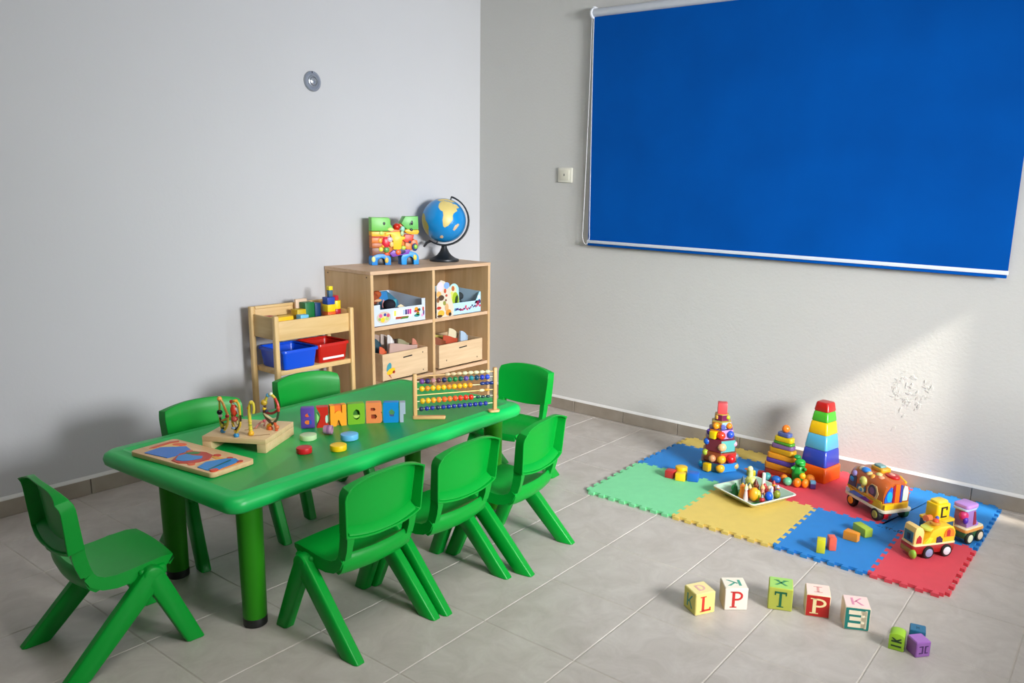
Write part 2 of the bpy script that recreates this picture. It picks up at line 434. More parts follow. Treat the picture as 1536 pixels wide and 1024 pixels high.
def leg_mesh(s, front):
    # each leg is a tapering bar from the elbow beside the seat to the floor
    xo = .1345; th = .034; A_ = (.058, .220); m = MB(); secs = []
    path = [(A_[0], A_[1], .027), (.088, .150, .0255), (.150, .0, .0225)] if front else [(A_[0], A_[1], .029), (-.030, .128, .0285), (-.150, .0, .025)]
    t = Vector((0, path[-1][0] - A_[0], path[-1][1] - A_[1])).normalized(); d0 = Vector((0, t.z, -t.y)); d0 = d0 if d0.y > 0 else -d0
    for k, (y, z, hw) in enumerate(path):
        d, h2 = (Vector((0, 1, 0)), hw / abs(t.z)) if k == 2 else (d0, hw)
        x = s * (xo + .004 * k); c = Vector((x, y, z)); a = Vector((s * th / 2, 0, 0)); r = .28
        secs.append([c + d * h2 * (1 - r) + a, c + d * h2 + a * (1 - r), c + d * h2 - a * (1 - r), c + d * h2 * (1 - r) - a,
                     c - d * h2 * (1 - r) - a, c - d * h2 - a * (1 - r), c - d * h2 + a * (1 - r), c - d * h2 * (1 - r) + a])
    m.loft(secs)
    r0 = .0275 if front else .0292; q = th / 2 - (.0006 if front else 0)
    m.lathe([(.0, -q), (r0 - .005, -q), (r0 - .001, -q + .002), (r0, -q + .006), (r0, q - .006), (r0 - .001, q - .002), (r0 - .005, q), (.0, q)], 24, T(s * xo, A_[0], A_[1]) @ RY(pi / 2), False, False)
    if not front:      # web that ties the elbow to the rim of the seat
        m.box((s * .122, .062, .228), (.03, .07, .030), bev=.006)
    return m
def make_chair(label):
    t = thing('child_chair', label, 'chair', group='green chairs around the table')
    obj('seat', seat_mesh(), G_CHAIR, t, ang=50); obj('backrest', back_mesh(), G_CHAIR, t, ang=50, bevel=.0015)
    for s in (-1, 1):
        for f in (True, False): obj('leg', leg_mesh(s, f), G_CHAIR, t, bevel=.003)
    return t
def copy_tree(o, parent=None):
    c = o.copy(); COL.objects.link(c)
    if parent: c.parent = parent
    for ch in list(o.children): copy_tree(ch, c)
    return c
CHAIRS = [
 (1.172, -2.722, -4, 'green plastic chair at the near short end of the table, seen from its side'),
 (1.612, -2.244, 91, 'green chair on the near long side of the table, nearest of three with backs turned'),
 (1.616, -1.922, 92, 'green chair on the near long side of the table, middle of three with backs turned'),
 (1.642, -1.594, 98, 'green chair on the near long side of the table, farthest of three and turned inward'),
 (1.190, -1.085, -175, 'green chair at the far short end of the table behind the bead abacus'),
 (.832, -2.197, -96, 'green plastic chair on the wall side of the table, behind the wooden bead maze'),
 (.750, -1.717, -99, 'green plastic chair on the wall side of the table, in front of the toy trolley'),
]
ch0 = None
for x, y, a, lab in CHAIRS:
    if ch0 is None: c = ch0 = make_chair(lab)
    else: c = copy_tree(ch0); c['label'] = lab
    c.location = (x, y, 0); c.rotation_euler = (0, 0, radians(a))

TZ = .437
TBL = thing('activity_table', 'green plastic rectangular activity table with four round legs', 'table', (1.124, -1.9275, 0), radians(2.6))
HX, HY = .345, .636
m = MB()
def ring(hx, hy, r, z): return [(x, y, z) for x, y in rrect(-hx, -hy, hx, hy, r, 6)]
m.loft([ring(HX - .012, HY - .012, .04, TZ - .048), ring(HX - .003, HY - .003, .045, TZ - .040), ring(HX, HY, .046, TZ - .024), ring(HX - .004, HY - .004, .045, TZ - .010),
        ring(HX - .014, HY - .014, .04, TZ - .002), ring(HX - .022, HY - .022, .036, TZ), ring(HX - .046, HY - .046, .02, TZ + .0002), ring(HX - .0475, HY - .0475, .02, TZ + .0012), ring(HX - .0495, HY - .0495, .02, TZ + .0012), ring(HX - .051, HY - .051, .02, TZ)])
obj('tabletop', m, G_TABLE, TBL, ang=60)
TI = Matrix.LocRotScale(TBL.location, TBL.rotation_euler, None).inverted()
for x, y in ((1.393, -2.437), (.940, -2.425), (1.385, -1.405), (.955, -1.43)):
    p = TI @ Vector((x, y, 0))
    m = MB(); m.lathe([(.031, .022), (.033, .03), (.036, TZ - .05), (.044, TZ - .044), (.044, TZ - .03)], 28)
    lg = obj('leg', m, G_LEG, TBL, p)
    m = MB(); m.lathe([(.030, 0), (.033, .003), (.0335, .022), (.0325, .026)], 28); obj('foot_cap', m, BLACK, lg)

# ------------------------------------------------------------------ shelf unit in the corner
WD = wood('#d4b184', '#c29c6c', 2, .5, 3); WDY = wood('#d8b696', '#c9a480', 1, .5, 3)
CY0, CY1, CX1, CZ = -1.135, -.288, .352, .858
U = thing('cube_shelf_unit', 'beech-veneered cube shelf unit with open compartments in the corner', 'shelf', ((CX1 + .006) / 2, (CY0 + CY1) / 2, 0))
def ub(name, x0, x1, y0, y1, z0, z1, mat, bev=.0012):
    m = MB(); m.box((0, 0, 0), (x1 - x0, y1 - y0, z1 - z0), bev=bev, seg=1)
    o = obj(name, m, mat, U, ((x0 + x1) / 2 - U.location.x, (y0 + y1) / 2 - U.location.y, (z0 + z1) / 2), smooth=False); return o
PT = .018
ub('side_panel', .004, CX1, CY0, CY0 + PT, 0, CZ - PT, WD); ub('side_panel', .004, CX1, CY1 - PT, CY1, 0, CZ - PT, WD)
ub('top_panel', .004, CX1 + .001, CY0 - .001, CY1 + .001, CZ - PT, CZ, WDY)
ub('bottom_panel', .004, CX1 - .001, CY0 + PT, CY1 - PT, .012, .03, WDY)
YM = -.722
ub('divider', .012, CX1 - .002, YM - PT / 2, YM + PT / 2, .03, CZ - PT, WD)
for z in (.583, .296):
    ub('shelf', .012, CX1 - .003, CY0 + PT, YM - PT / 2, z - PT, z, WDY); ub('shelf', .012, CX1 - .003, YM + PT / 2, CY1 - PT, z - PT, z, WDY)
ub('back_panel', .004, .011, CY0 + PT, CY1 - PT, .03, CZ - PT, wood('#947550', '#846540', 2, .55, 3))
m = MB()
for x, z in ((.325, CZ - .03), (.03, CZ - .03)): m.disc((x - U.location.x, CY0 - U.location.y - .0008, z), .004, .001, 12, RX(pi/2))
obj('screw_cap', m, pl('#6f5a42', .6), U)

# ------------------------------------------------------------------ toy trolley
WT = wood('#e0bf86', '#d3ad70', 1, .5, 4); WTZ = wood('#e0bf86', '#d3ad70', 2, .5, 4)
R_ = thing('toy_trolley', 'pale pine toy trolley with a tray top and one open shelf', 'trolley', (.17, -1.388, 0))
def rb(name, c, s, mat, bev=.002, parent=None):
    m = MB(); m.box((0, 0, 0), s, bev=bev); return obj(name, m, mat, parent or R_, c)
for x, y, h in ((.09, -.203, .682), (.09, .203, .682), (-.09, -.203, .706), (-.09, .203, .706)):
    m = MB(); m.prism(rrect(-.013, -.011, .013, .011, .006, 4), 0, h, bev=.004); obj('leg', m, WTZ, R_, (x, y, 0))
rb('tray_panel', (.083, 0, .611), (.012, .386, .088), WT); rb('tray_panel', (-.083, 0, .640), (.012, .386, .11), WT)
for s in (-1, 1): rb('tray_panel', (0, s * .198, .622), (.158, .010, .10), wood('#d8ba82', '#cba970', 0, .5, 4))
rb('tray_base', (0, 0, .572), (.156, .386, .008), WT, .001)
rb('tray_rail', (-.083, 0, .700), (.02, .386, .014), WT, .004)
rb('shelf', (0, 0, .420), (.19, .384, .022), WT)
def bin_(loc, w, d, h, hexc, label, strip=False):
    t = thing('storage_bin', label, 'storage bin', loc, 0, 'plastic bins on the trolley shelf')
    mat = pl(hexc, .3); m = MB(); a = .93
    def rr(sx, z, r): return [(x, y, z) for x, y in rrect(-d/2*sx, -w/2*sx, d/2*sx, w/2*sx, r, 5)]
    m.loft([rr(.80, 0, .012), rr(.84, .004, .014), rr(a, h - .012, .016), rr(a - .028, h - .012, .014), rr(.80, .006, .012)], cap=False)
    m.bm.faces.new([m.bm.verts.new(p) for p in rr(.80, 0, .012)][::-1]); m.bm.faces.new([m.bm.verts.new(p) for p in rr(.80, .006, .012)])
    obj('bin_body', m, mat, t)
    m = MB(); m.loft([rr(a - .02, h - .006, .014), rr(a - .02, h, .014), rr(.985, h, .018), rr(1.0, h - .003, .018), rr(1.0, h - .014, .018), rr(.975, h - .014, .017), rr(.975, h - .006, .017), rr(a - .02, h - .006, .014)], cap=False)
    obj('rim', m, mat, t)
    if strip:
        rm = MB(); rm.box((d * .436, 0, h * .22), (.003, w * .66, .011), RY(radians(-5)) @ RX(0), bev=.001); o = obj('label_strip', rm, pl('#e9e4e2', .4), t); o['label'] = 'white label strip'
    return t
bin_((.187, -1.482, .4312), .190, .205, .093, '#0a4fd6', 'blue plastic storage bin on the trolley shelf, left of the red one')
bin_((.179, -1.2905, .4312), .180, .185, .093, '#c21c12', 'red plastic storage bin with a white label strip on the trolley shelf', True)
# building blocks lying in the tray
BT = .5765
def block(name, label, loc, poly=None, size=None, h=None, hexc='#fff', rz=0, cat='block', group='wooden blocks in the trolley tray', rough=.4, rot=None, bev=.0015):
    m = MB()
    if poly: m.prism(poly, 0, h, bev=bev)
    else: m.box((0, 0, size[2] / 2), size, bev=bev)
    o = obj(name, m, pl(hexc, rough), None, loc, rz, rot=rot); tag(o, label, cat, group); return o
def circ(r, n=24): return arc(0, 0, r, 0, 360 * (n - 1) / n, n - 1)
block('toy_block', 'wide yellow block at the left front of the trolley tray', (.219, -1.530, BT), size=(.05, .088, .094), hexc='#f0bd0c', rz=.05)
block('toy_block', 'pink and red flat block behind the white block in the tray', (.155, -1.555, BT), size=(.045, .045, .09), hexc='#b0323a')
block('toy_block', 'ochre block leaning behind the light blue block in the tray', (.155, -1.462, BT), size=(.05, .07, .086), hexc='#b8860f')
block('toy_block', 'light blue block at the front middle of the trolley tray', (.226, -1.428, BT), size=(.036, .042, .092), hexc='#6cbbe0')
block('toy_block', 'mustard yellow slab just left of the dark green block in the tray', (.160, -1.402, BT), size=(.05, .046, .108), hexc='#cfae0a')
block('toy_block', 'dark green upright block in the middle of the trolley tray', (.150, -1.348, BT), size=(.046, .05, .135), hexc='#15703a')
block('toy_block', 'pale pink block standing behind the green one at the tray back', (.115, -1.358, BT), size=(.014, .06, .148), hexc='#dfc0a4')
block('toy_block', 'navy blue upright block right of the dark green one in the tray', (.155, -1.3045, BT), size=(.04, .032, .128), hexc='#123a6a')

# stacked tower in the tray: each block is loose
TWX, TWY = .212, -1.272
z = BT
for lab, hexc, w_, h_, cyl in (('orange-red block at the bottom of the tall tower in the tray', '#e0601c', .044, .090, 0), ('yellow block above the orange one in the tall tray tower', '#efc912', .043, .034, 0),
        ('blue notched block above the yellow one in the tall tray tower', '#1f48a8', .041, .034, 0), ('slim slate blue block near the top of the tall tray tower', '#3f6a86', .020, .032, 0), ('little yellow cube crowning the tall tower in the tray', '#f0d820', .021, .019, 0)):
    block('toy_block', lab, (TWX, TWY + (.008 if w_ < .03 else 0), z), size=(w_, w_, h_), hexc=hexc); z += h_ + .0002
z = BT
for lab, hexc, r, h_ in (('turquoise round block at the bottom of the short stack in the tray', '#25a79a', .026, .070), ('crimson round block in the short stack in the tray', '#b0102c', .026, .026), ('yellow round block in the short stack in the tray', '#ecd012', .026, .040)):
    block('toy_cylinder', lab, (.195, -1.2225, z), poly=circ(r - .001), h=h_, hexc=hexc); z += h_ + .0002
block('toy_block', 'red and slate little block on top of the short round stack in the tray', (.195, -1.2225, z), size=(.024, .024, .024), hexc='#c8283c', rz=.4)
# ------------------------------------------------------------------ roller blind, wall plates
BX0, BX1, BZ0, BZ1, BY = .842, 2.925, .982, 2.168, -.036
B = thing('roller_blind', 'large blue fabric roller blind pulled down over the back wall', 'blind', ((BX0 + BX1) / 2, BY, BZ0))
def fabric_mat():
    m, N, L, P = base_mat('blind_fabric'); P.inputs['Roughness'].default_value = .8; P.inputs['Specular IOR Level'].default_value = .06
    tc = N.new('ShaderNodeTexCoord'); n1 = N.new('ShaderNodeTexNoise'); n1.inputs['Scale'].default_value = 3; n1.inputs['Detail'].default_value = 4
    L.new(tc.outputs['Object'], n1.inputs['Vector']); r = N.new('ShaderNodeValToRGB'); e = r.color_ramp.elements
    e[0].position = .3; e[0].color = lin('#004a9c'); e[1].position = .7; e[1].color = lin('#0051a8')
    L.new(n1.outputs['Fac'], r.inputs['Fac']); L.new(r.outputs['Color'], P.inputs['Base Color'])
    wv = N.new('ShaderNodeTexWave'); wv.inputs['Scale'].default_value = 260; wv.bands_direction = 'X'; L.new(tc.outputs['Object'], wv.inputs['Vector'])
    b = N.new('ShaderNodeBump'); b.inputs['Strength'].default_value = .08; b.inputs['Distance'].default_value = .001
    L.new(wv.outputs['Fac'], b.inputs['Height']); L.new(b.outputs['Normal'], P.inputs['Normal'])
    return m
FAB = fabric_mat()
cx, hw, H = 0, (BX1 - BX0) / 2, BZ1 - BZ0
def fy(x, z):   # slight ripples towards the lower edge
    k = max(0, 1 - z / .45)
    return .0028 * k * sin(x * 11 + 1.2 * sin(x * 3)) * (.4 + .6 * sin(x * 2.1 + 1) ** 2) - .0015 * sin(x * 1.7) * k
nx, nz = 90, 16
m = MB(); F = []; K = []
for i in range(nx + 1):
    x = -hw + 2 * hw * i / nx
    F.append([m.bm.verts.new((x + .006 * (0 if abs(i - nx/2) < nx/2 else 0), fy(x, z) - .0007, z)) for z in [.018 + (H - .010) * j / nz for j in range(nz + 1)]])
    K.append([m.bm.verts.new((x, fy(x, z) + .0007, z)) for z in [.018 + (H - .010) * j / nz for j in range(nz + 1)]])
for i in range(nx):
    for j in range(nz):
        m._face((F[i][j], F[i+1][j], F[i+1][j+1], F[i][j+1])); m._face((K[i][j], K[i][j+1], K[i+1][j+1], K[i+1][j]))
for i in range(nx):
    m._face((F[i][0], K[i][0], K[i+1][0], F[i+1][0])); m._face((F[i][nz], F[i+1][nz], K[i+1][nz], K[i][nz]))
for j in range(nz):
    m._face((F[0][j], F[0][j+1], K[0][j+1], K[0][j])); m._face((F[nx][j], K[nx][j], K[nx][j+1], F[nx][j+1]))
obj('fabric', m, FAB, B, weld=False)
m = MB(); m.box((0, -.004, .016), (2 * hw + .006, .010, .017), bev=.003); o = obj('bottom_bar', m, pl('#d5dbe6', .35), B); o['label'] = 'white bottom bar'
m = MB(); m.box((0, -.002, .0005), (2 * hw - .004, .006, .0135), bev=.002); obj('hem', m, FAB, B)
m = MB(); m.lathe([(.020, -hw - .004), (.0205, -hw), (.0205, hw), (.020, hw + .004)], 32, T(0, -.002, H + .012) @ RY(pi/2)); o = obj('roller_tube', m, pl('#c3c8d0', .55), B); o['label'] = 'pale grey roller tube'
for s in (-1, 1):
    m = MB(); m.disc((s * (hw + .006), -.002, H + .010), .027, .012, 28, T(-.006, 0, 0) @ RY(pi/2), .003)
    m.box((s * (hw + .006), .014, H + .030), (.012, .034, .03), bev=.002); o = obj('bracket', m, pl('#e6e8ee', .35), B); o['label'] = 'white end bracket'
xl = -hw - .004
pts = []
for k in range(40): t = k / 39; pts.append((xl - .010 - .020 * t ** 1.6, -.002, H + .008 - (H - .06) * t))
lp = arc(xl - .006 , .055, .0245, 180, 360, 14, .055)
pts += [(x, -.004, z - .0) for x, z in lp]
for k in range(40): t = k / 39; pts.append((xl + .0185 - .016 * t ** .8, -.006 if t < .9 else -.004, .06 + (H - .05) * t))
m = MB(); m.tube(pts, .0011, 6)
acc = 0; last = Vector(pts[0])
for a, b in zip(pts, pts[1:]):
    a, b = Vector(a), Vector(b); L_ = (b - a).length; d = -acc
    while d + .007 <= L_ + 1e-9:
        d += .007; q = a + (b - a) * (d / L_)
        if d >= 0: m.sphere(q, .0026, n=6)
    acc = (L_ - d)
o = obj('bead_chain', m, pl('#e9e9ea', .35), B, weld=False); o['label'] = 'white looped bead chain'
# round silver plate on the left wall
D = thing('wall_disc', 'round grey metal cover plate high on the left wall', 'wall plate', (.0, -1.164, 1.739), rot=(0, pi / 2, 0))
STEEL = pl('#9aa0aa', .38, metal=.55)
m = MB(); m.lathe([(.047, .0), (.047, .004), (.043, .008), (.036, .0075), (.035, .006), (.028, .0065), (.026, .010), (.021, .012), (.0195, .007)], 48)
obj('plate', m, STEEL, D)
m = MB(); m.lathe([(.0192, .006), (.017, .012), (.010, .0155), (.0, .0165)], 32); obj('dome', m, pl('#aab0b8', .22, metal=.6), D)
m = MB(); m.box((-.041, -.003, .0065), (.008, .005, .005), bev=.001); o = obj('slot', m, pl('#22252b', .6), D); o['label'] = 'dark slot near the rim'
S_ = thing('wall_switch', 'square ivory wall switch left of the blue blind', 'switch', (.654, 0, 1.353))
IV = pl('#dddacb', .4)
m = MB(); m.box((0, -.006, 0), (.097, .012, .081), bev=.004); obj('frame', m, IV, S_)
m = MB(); m.box((-.002, -.0128, 0), (.066, .006, .056), bev=.002); obj('rocker', m, pl('#d6d3c2', .4), S_)
m = MB(); m.box((-.002, -.0158, .001), (.006, .002, .012), bev=.0006); o = obj('indicator', m, pl('#35342e', .4), S_); o['label'] = 'dark indicator slot'

# ------------------------------------------------------------------ globe
GR = .1215
G = thing('globe', 'desktop globe with blue oceans on a black stand, on top of the shelf unit', 'globe', (.148, -.447, CZ + .0006))
GC = Vector((0, 0, 1.083 - CZ))
KB = pl('#1d2126', .4)
m = MB(); m.lathe([(.080, 0), (.082, .006), (.080, .013), (.060, .020), (.040, .034), (.026, .052), (.016, .074), (.013, .092)], 40)
obj('base', m, KB, G)
def rec(v): return v.normalized()
m = MB(); m.sphere((0, 0, 0), GR, n=48)
ball = obj('globe_ball', m, pl('#0c86cc', .28, var=.10, coat=.3), G, GC)
# outlines of the land as seen facing the globe: (right, up) in globe radii
FW = Vector((-.557, .805, 0)).normalized(); RT = Vector((.8145, .5717, 0)).normalized(); UP = Vector((0, 0, 1))
tilt = .19      # the viewer looks slightly down on it
UPv = (UP * cos(tilt) - FW * -sin(tilt) * -1).normalized(); FWv = RT.cross(UPv) * -1
FWv = (FW * cos(tilt) - UP * sin(tilt)).normalized(); UPv = RT.cross(FWv).normalized()
def land(polys, hexc, name):
    mb = MB()
    for poly in polys:
        c = Vector((sum(p[0] for p in poly) / len(poly), sum(p[1] for p in poly) / len(poly)))
        def on(p, lift):
            u, v = p; d = max(1e-4, 1 - u * u - v * v)
            n = RT * u + UPv * v - FWv * math.sqrt(d)
            return n.normalized() * (GR + lift)
        # grid fill by polar rings from the centroid keeps the patch on the sphere
        n = len(poly); R = 7
        rows = [[mb.bm.verts.new(on((c.x + (p[0] - c.x) * k / R, c.y + (p[1] - c.y) * k / R), .0007 if k < R else .0)) for p in poly] for k in range(1, R + 1)]
        ct = mb.bm.verts.new(on(c, .0007))
        for i in range(n): mb._face((ct, rows[0][i], rows[0][(i+1) % n]))
        for a, b in zip(rows, rows[1:]):
            for i in range(n): mb._face((a[i], b[i], b[(i+1) % n], a[(i+1) % n]))
    return obj(name, mb, pl(hexc, .4, var=.18), ball, weld=False)
def gz(pts): return [((x - 1060) / 248, (370 - y) / 240) for x, y in pts]
def dens(poly, k=5):
    out = []
    for a, b in zip(poly, poly[1:] + poly[:1]):
        for i in range(k): out.append((a[0] + (b[0] - a[0]) * i / k, a[1] + (b[1] - a[1]) * i / k))
    return out
africa_n = gz([(1045, 200), (1075, 178), (1130, 185), (1175, 200), (1190, 235), (1228, 268), (1235, 285), (1205, 318), (1150, 318), (1090, 310), (1060, 295), (1036, 262), (1034, 228)])
africa_s = gz([(1088, 300), (1150, 312), (1206, 312), (1195, 345), (1198, 385), (1175, 425), (1150, 455), (1112, 478), (1097, 465), (1090, 400), (1098, 350)])
europe = gz([(1000, 168), (1040, 150), (1100, 145), (1160, 160), (1195, 180), (1165, 190), (1130, 178), (1085, 172), (1050, 190), (1022, 182)])
arabia = gz([(1180, 205), (1215, 212), (1245, 240), (1238, 252), (1215, 262), (1190, 232)])
land([dens(p) for p in (africa_n, africa_s, europe, arabia)], '#dcc67a', 'landmass')
land([dens(gz([(1248, 420), (1258, 430), (1235, 470), (1205, 500), (1193, 492), (1215, 450)])), dens(gz([(1050, 560), (1075, 552), (1088, 568), (1070, 582), (1042, 578)]))], '#d8b991', 'island')
land([dens(gz([(836, 310), (862, 322), (880, 360), (885, 395), (915, 440), (925, 470), (915, 520), (905, 560), (885, 545), (862, 520), (838, 455), (827, 400), (825, 350)]))], '#a99a18', 'landmass')
# meridian arm in the plane facing the room, from below left round the right side to the top
AX = [GC + (RT * cos(a) + UPv * sin(a)) * .137 for a in [radians(-122 + 196 * i / 40) for i in range(41)]]
m = MB(); secs = []
for i, p in enumerate(AX):
    rd = (p - GC).normalized(); wv = .013; tn = .004
    secs.append([p + rd * tn - FWv * wv, p + rd * tn + FWv * wv, p - rd * tn + FWv * wv, p - rd * tn - FWv * wv])
m.loft(secs); obj('meridian_arm', m, KB, G, bevel=.0015)
tip = AX[0]; m = MB(); m.tube([tip, tip - RT * .02 - UPv * .012, tip - RT * .036 - UPv * .034], [.008, .0075, .005], 10); obj('handle', m, KB, G)
m = MB()
for s in (1, -1):
    e = GC + (RT * cos(radians(74)) + UPv * sin(radians(74))) * s * GR
    m.tube([e, e * 1 + (e - GC).normalized() * .017], .004, 10)
obj('axis_pin', m, KB, G)

# ------------------------------------------------------------------ wooden animal puzzle on the shelf unit
A = thing('animal_puzzle', 'rainbow wooden puzzle of two animals standing on blue arches, left of the globe', 'puzzle toy', (.135, -.798, CZ + .0006), radians(66))
def ap(name, poly, z0=None, h=None, y=-.0, d=.05, hexc='#fff', lab=None):
    """an outline in the puzzle's upright plane, given thickness d"""
    m = MB(); m.prism(poly, -d / 2, d / 2, T(0, y, 0) @ RX(pi / 2), bev=.002)
    o = obj(name, m, pl(hexc, .4), A); 
    if lab: o['label'] = lab
    return o
u = lambda pts: [((x - 515) / 871 * .252, (965 - y) / 871 * .252) for x, y in pts]
def arch(x0, x1, top, hexc):
    w_ = x1 - x0; c = (x0 + x1) / 2
    o = [(x0, 0)] + [(x0, top * .55)] + arc(c, top * .55, w_ / 2, 180, 0, 12, top * .45) + [(x1, 0)]
    i = [(c + w_ * .2, 0)] + arc(c, top * .3, w_ * .2, 0, 180, 8, top * .32) + [(c - w_ * .2, 0)]
    return ap('arch_leg', o + i, d=.062, hexc=hexc)
arch(-.126, -.026, .058, '#1186d8'); arch(.030, .124, .068, '#1490dc')
for c_, w_, h_ in ((-.076, .018, .036), (.077, .017, .042)):
    ap('arch_shade', [(c_ - w_, 0)] + [(c_ - w_, h_ * .45)] + arc(c_, h_ * .45, w_, 180, 0, 8, h_ * .5) + [(c_ + w_, 0)], d=.03, hexc='#1a1512', lab='dark inlay for the shade under the arch')  # dark inlay stands in for the shade inside each arch
ap('body', u([(95, 370), (420, 370), (470, 330), (640, 340), (700, 430), (690, 640), (640, 800), (330, 800), (100, 800), (85, 580)]), d=.044, hexc='#d0741e')
ap('body_stripe', u([(90, 372), (400, 372), (390, 455), (92, 455)]), d=.056, hexc='#efb71a')
ap('body_stripe', u([(90, 458), (330, 458), (300, 480), (92, 478)]), d=.057, hexc='#c8321a')
ap('body_stripe', u([(92, 480), (300, 482), (270, 570), (92, 568)]), d=.056, hexc='#e07a2c')
ap('body_stripe', u([(90, 575), (290, 575), (290, 660), (92, 660)]), d=.056, hexc='#b8601e')
ap('body_stripe', u([(88, 662), (300, 662), (300, 795), (98, 795)]), d=.056, hexc='#7e4422')
ap('animal_head', u([(92, 125), (400, 125), (430, 160), (430, 240), (465, 290), (400, 360), (92, 362)]), d=.058, hexc='#6cc04a')
ap('animal_head', u([(700, 100), (940, 95), (945, 330), (760, 345), (700, 300), (630, 225)]), d=.058, hexc='#63b955')
def dot(x, y, r, hexc, name='dot', yy=-.0285, sc=1.0, bulge=.35):
    p = u([(x, y)])[0]; m = MB(); m.sphere((p[0], yy, p[1]), r, (1, bulge, sc), 14); return obj(name, m, pl(hexc, .35), A)
dot(315, 228, .0065, '#10151c', 'eye', sc=1.3); dot(822, 212, .0065, '#10151c', 'eye', sc=1.9); dot(790, 235, .004, '#2f6a3a', 'eye', sc=2)
ap('snout', u([(690, 335), (760, 325), (800, 345), (930, 335), (955, 365), (930, 415), (830, 420), (740, 410), (690, 370)]), d=.066, hexc='#f2b40f')
dot(808, 335, .0075, '#20242a', 'nose', -.034)
ap('muzzle', u([(700, 420), (860, 430), (840, 500), (800, 570), (690, 560), (640, 510)]), d=.062, hexc='#d83a17')
ap('muzzle', u([(860, 505), (925, 530), (935, 620), (890, 660), (810, 640), (800, 560)]), d=.056, hexc='#e2661a')
ap('muzzle', u([(700, 570), (810, 580), (830, 700), (760, 720), (690, 660)]), d=.054, hexc='#dd7d18')
dot(780, 555, .007, '#241a34', 'nose', -.032)
ap('middle_figure', u([(500, 375), (590, 370), (610, 450), (690, 460), (690, 500), (635, 520), (610, 690), (470, 690), (465, 540), (420, 420), (330, 440), (330, 390), (420, 380)]), d=.068, hexc='#f4c414')
dot(556, 288, .0185, '#c8220c', 'red_ball', -.012, bulge=1); dot(645, 270, .015, '#e4682a', 'ball', -.01); dot(430, 330, .017, '#d8f08a', 'leaf', -.03, .55); dot(650, 320, .012, '#8fd0b4', 'leaf', -.03, 1.2)
dot(262, 398, .0115, '#c8e66a', 'leaf', -.03, .9); dot(635, 400, .010, '#a8c890', 'leaf', -.034, 1.4)
dot(345, 560, .022, '#d82038', 'cheek', -.029, 1.25); dot(410, 510, .015, '#c9b6c0', 'dot', -.033, .9); dot(440, 595, .011, '#e8c070', 'dot', -.034, 1.3); dot(240, 530, .011, '#efa83a', 'dot', -.029, 1.2)
dot(250, 685, .012, '#e6e03a'); dot(295, 625, .008, '#f0b428'); dot(350, 695, .0145, '#5a9a50', 'dot', -.03); dot(355, 770, .014, '#e8603a', 'dot', -.03, .6)
dot(660, 660, .013, '#b4d04a', 'dot', -.031, .9); dot(870, 650, .016, '#2c3c78', 'dot', -.03, 1.3); dot(880, 640, .010, '#8cc63a', 'dot', -.036, 1.2)
ap('belly', u([(400, 760), (470, 700), (600, 680), (700, 690), (790, 690), (760, 770), (640, 790), (460, 825)]), d=.064, hexc='#7a3cae')
ap('belly_spot', u([(480, 700), (560, 685), (690, 700), (700, 740), (640, 775), (540, 760)]), d=.067, hexc='#2a1f5e')
dot(560, 740, .0145, '#f2662a', 'dot', -.034)
for x, y, hx in ((110, 860, '#dfe08a'), (345, 880, '#d8b848'), (870, 835, '#e6c840')): dot(x, y, .010, hx, 'dot', -.031, 1.5)
# ------------------------------------------------------------------ boxes in the shelf unit
def tray_box(name, label, x0, x1, y0, y1, z0, hf, hb, th, mat, group=None, cat='box', end_rise=0):
    """open-topped box; the front is on +X"""
    t = thing(name, label, cat, ((x0 + x1) / 2, (y0 + y1) / 2, z0), 0, group)
    D, W_ = x1 - x0, y1 - y0; m = MB()
    def pan(c, s): m.box(c, s, bev=th * .25, seg=1)
    pan((0, 0, th / 2), (D, W_, th))
    m2 = MB(); m2.box((D / 2 - th / 2, 0, hf / 2), (th, W_, hf), bev=th * .25, seg=1); fr = obj('front_panel', m2, mat, t, smooth=False)
    pan((-D / 2 + th / 2, 0, hb / 2), (th, W_ - 2 * th, hb))
    for s in (-1, 1):
        poly = [(-D / 2, 0), (D / 2 - th, 0), (D / 2 - th, hf + end_rise), (D / 2 - th - .02, hf + end_rise), (-D / 2, hb)]
        m.prism([(a, b) for a, b in poly], -th / 2, th / 2, T(0, s * (W_ / 2 - th / 2), 0) @ RX(pi / 2))
    obj('box_body', m, mat, t, smooth=False)
    return t, D, W_, fr
def decal(t, D, poly, hexc, name='print', dx=.0, th=.0006):
    m = MB(); m.prism(poly, 0, th, T(D / 2 + dx, 0, 0) @ RZ(pi / 2) @ RX(pi / 2)); return obj(name, m, pl(hexc, .45), t, smooth=False)
def ell(cx, cy, rx, ry, n=16, a=0): return [(cx + rx * cos(2*pi*i/n) * cos(a) - ry * sin(2*pi*i/n) * sin(a), cy + rx * cos(2*pi*i/n) * sin(a) + ry * sin(2*pi*i/n) * cos(a)) for i in range(n)]
CARD = pl('#c6d0de', .5)
t, D, W_, _f = tray_box('craft_box', 'white printed cardboard box of toys in the upper left compartment', .06, .338, -1.112, -.772, .5835, .082, .13, .003, CARD, 'printed boxes in the upper compartments', end_rise=.03)
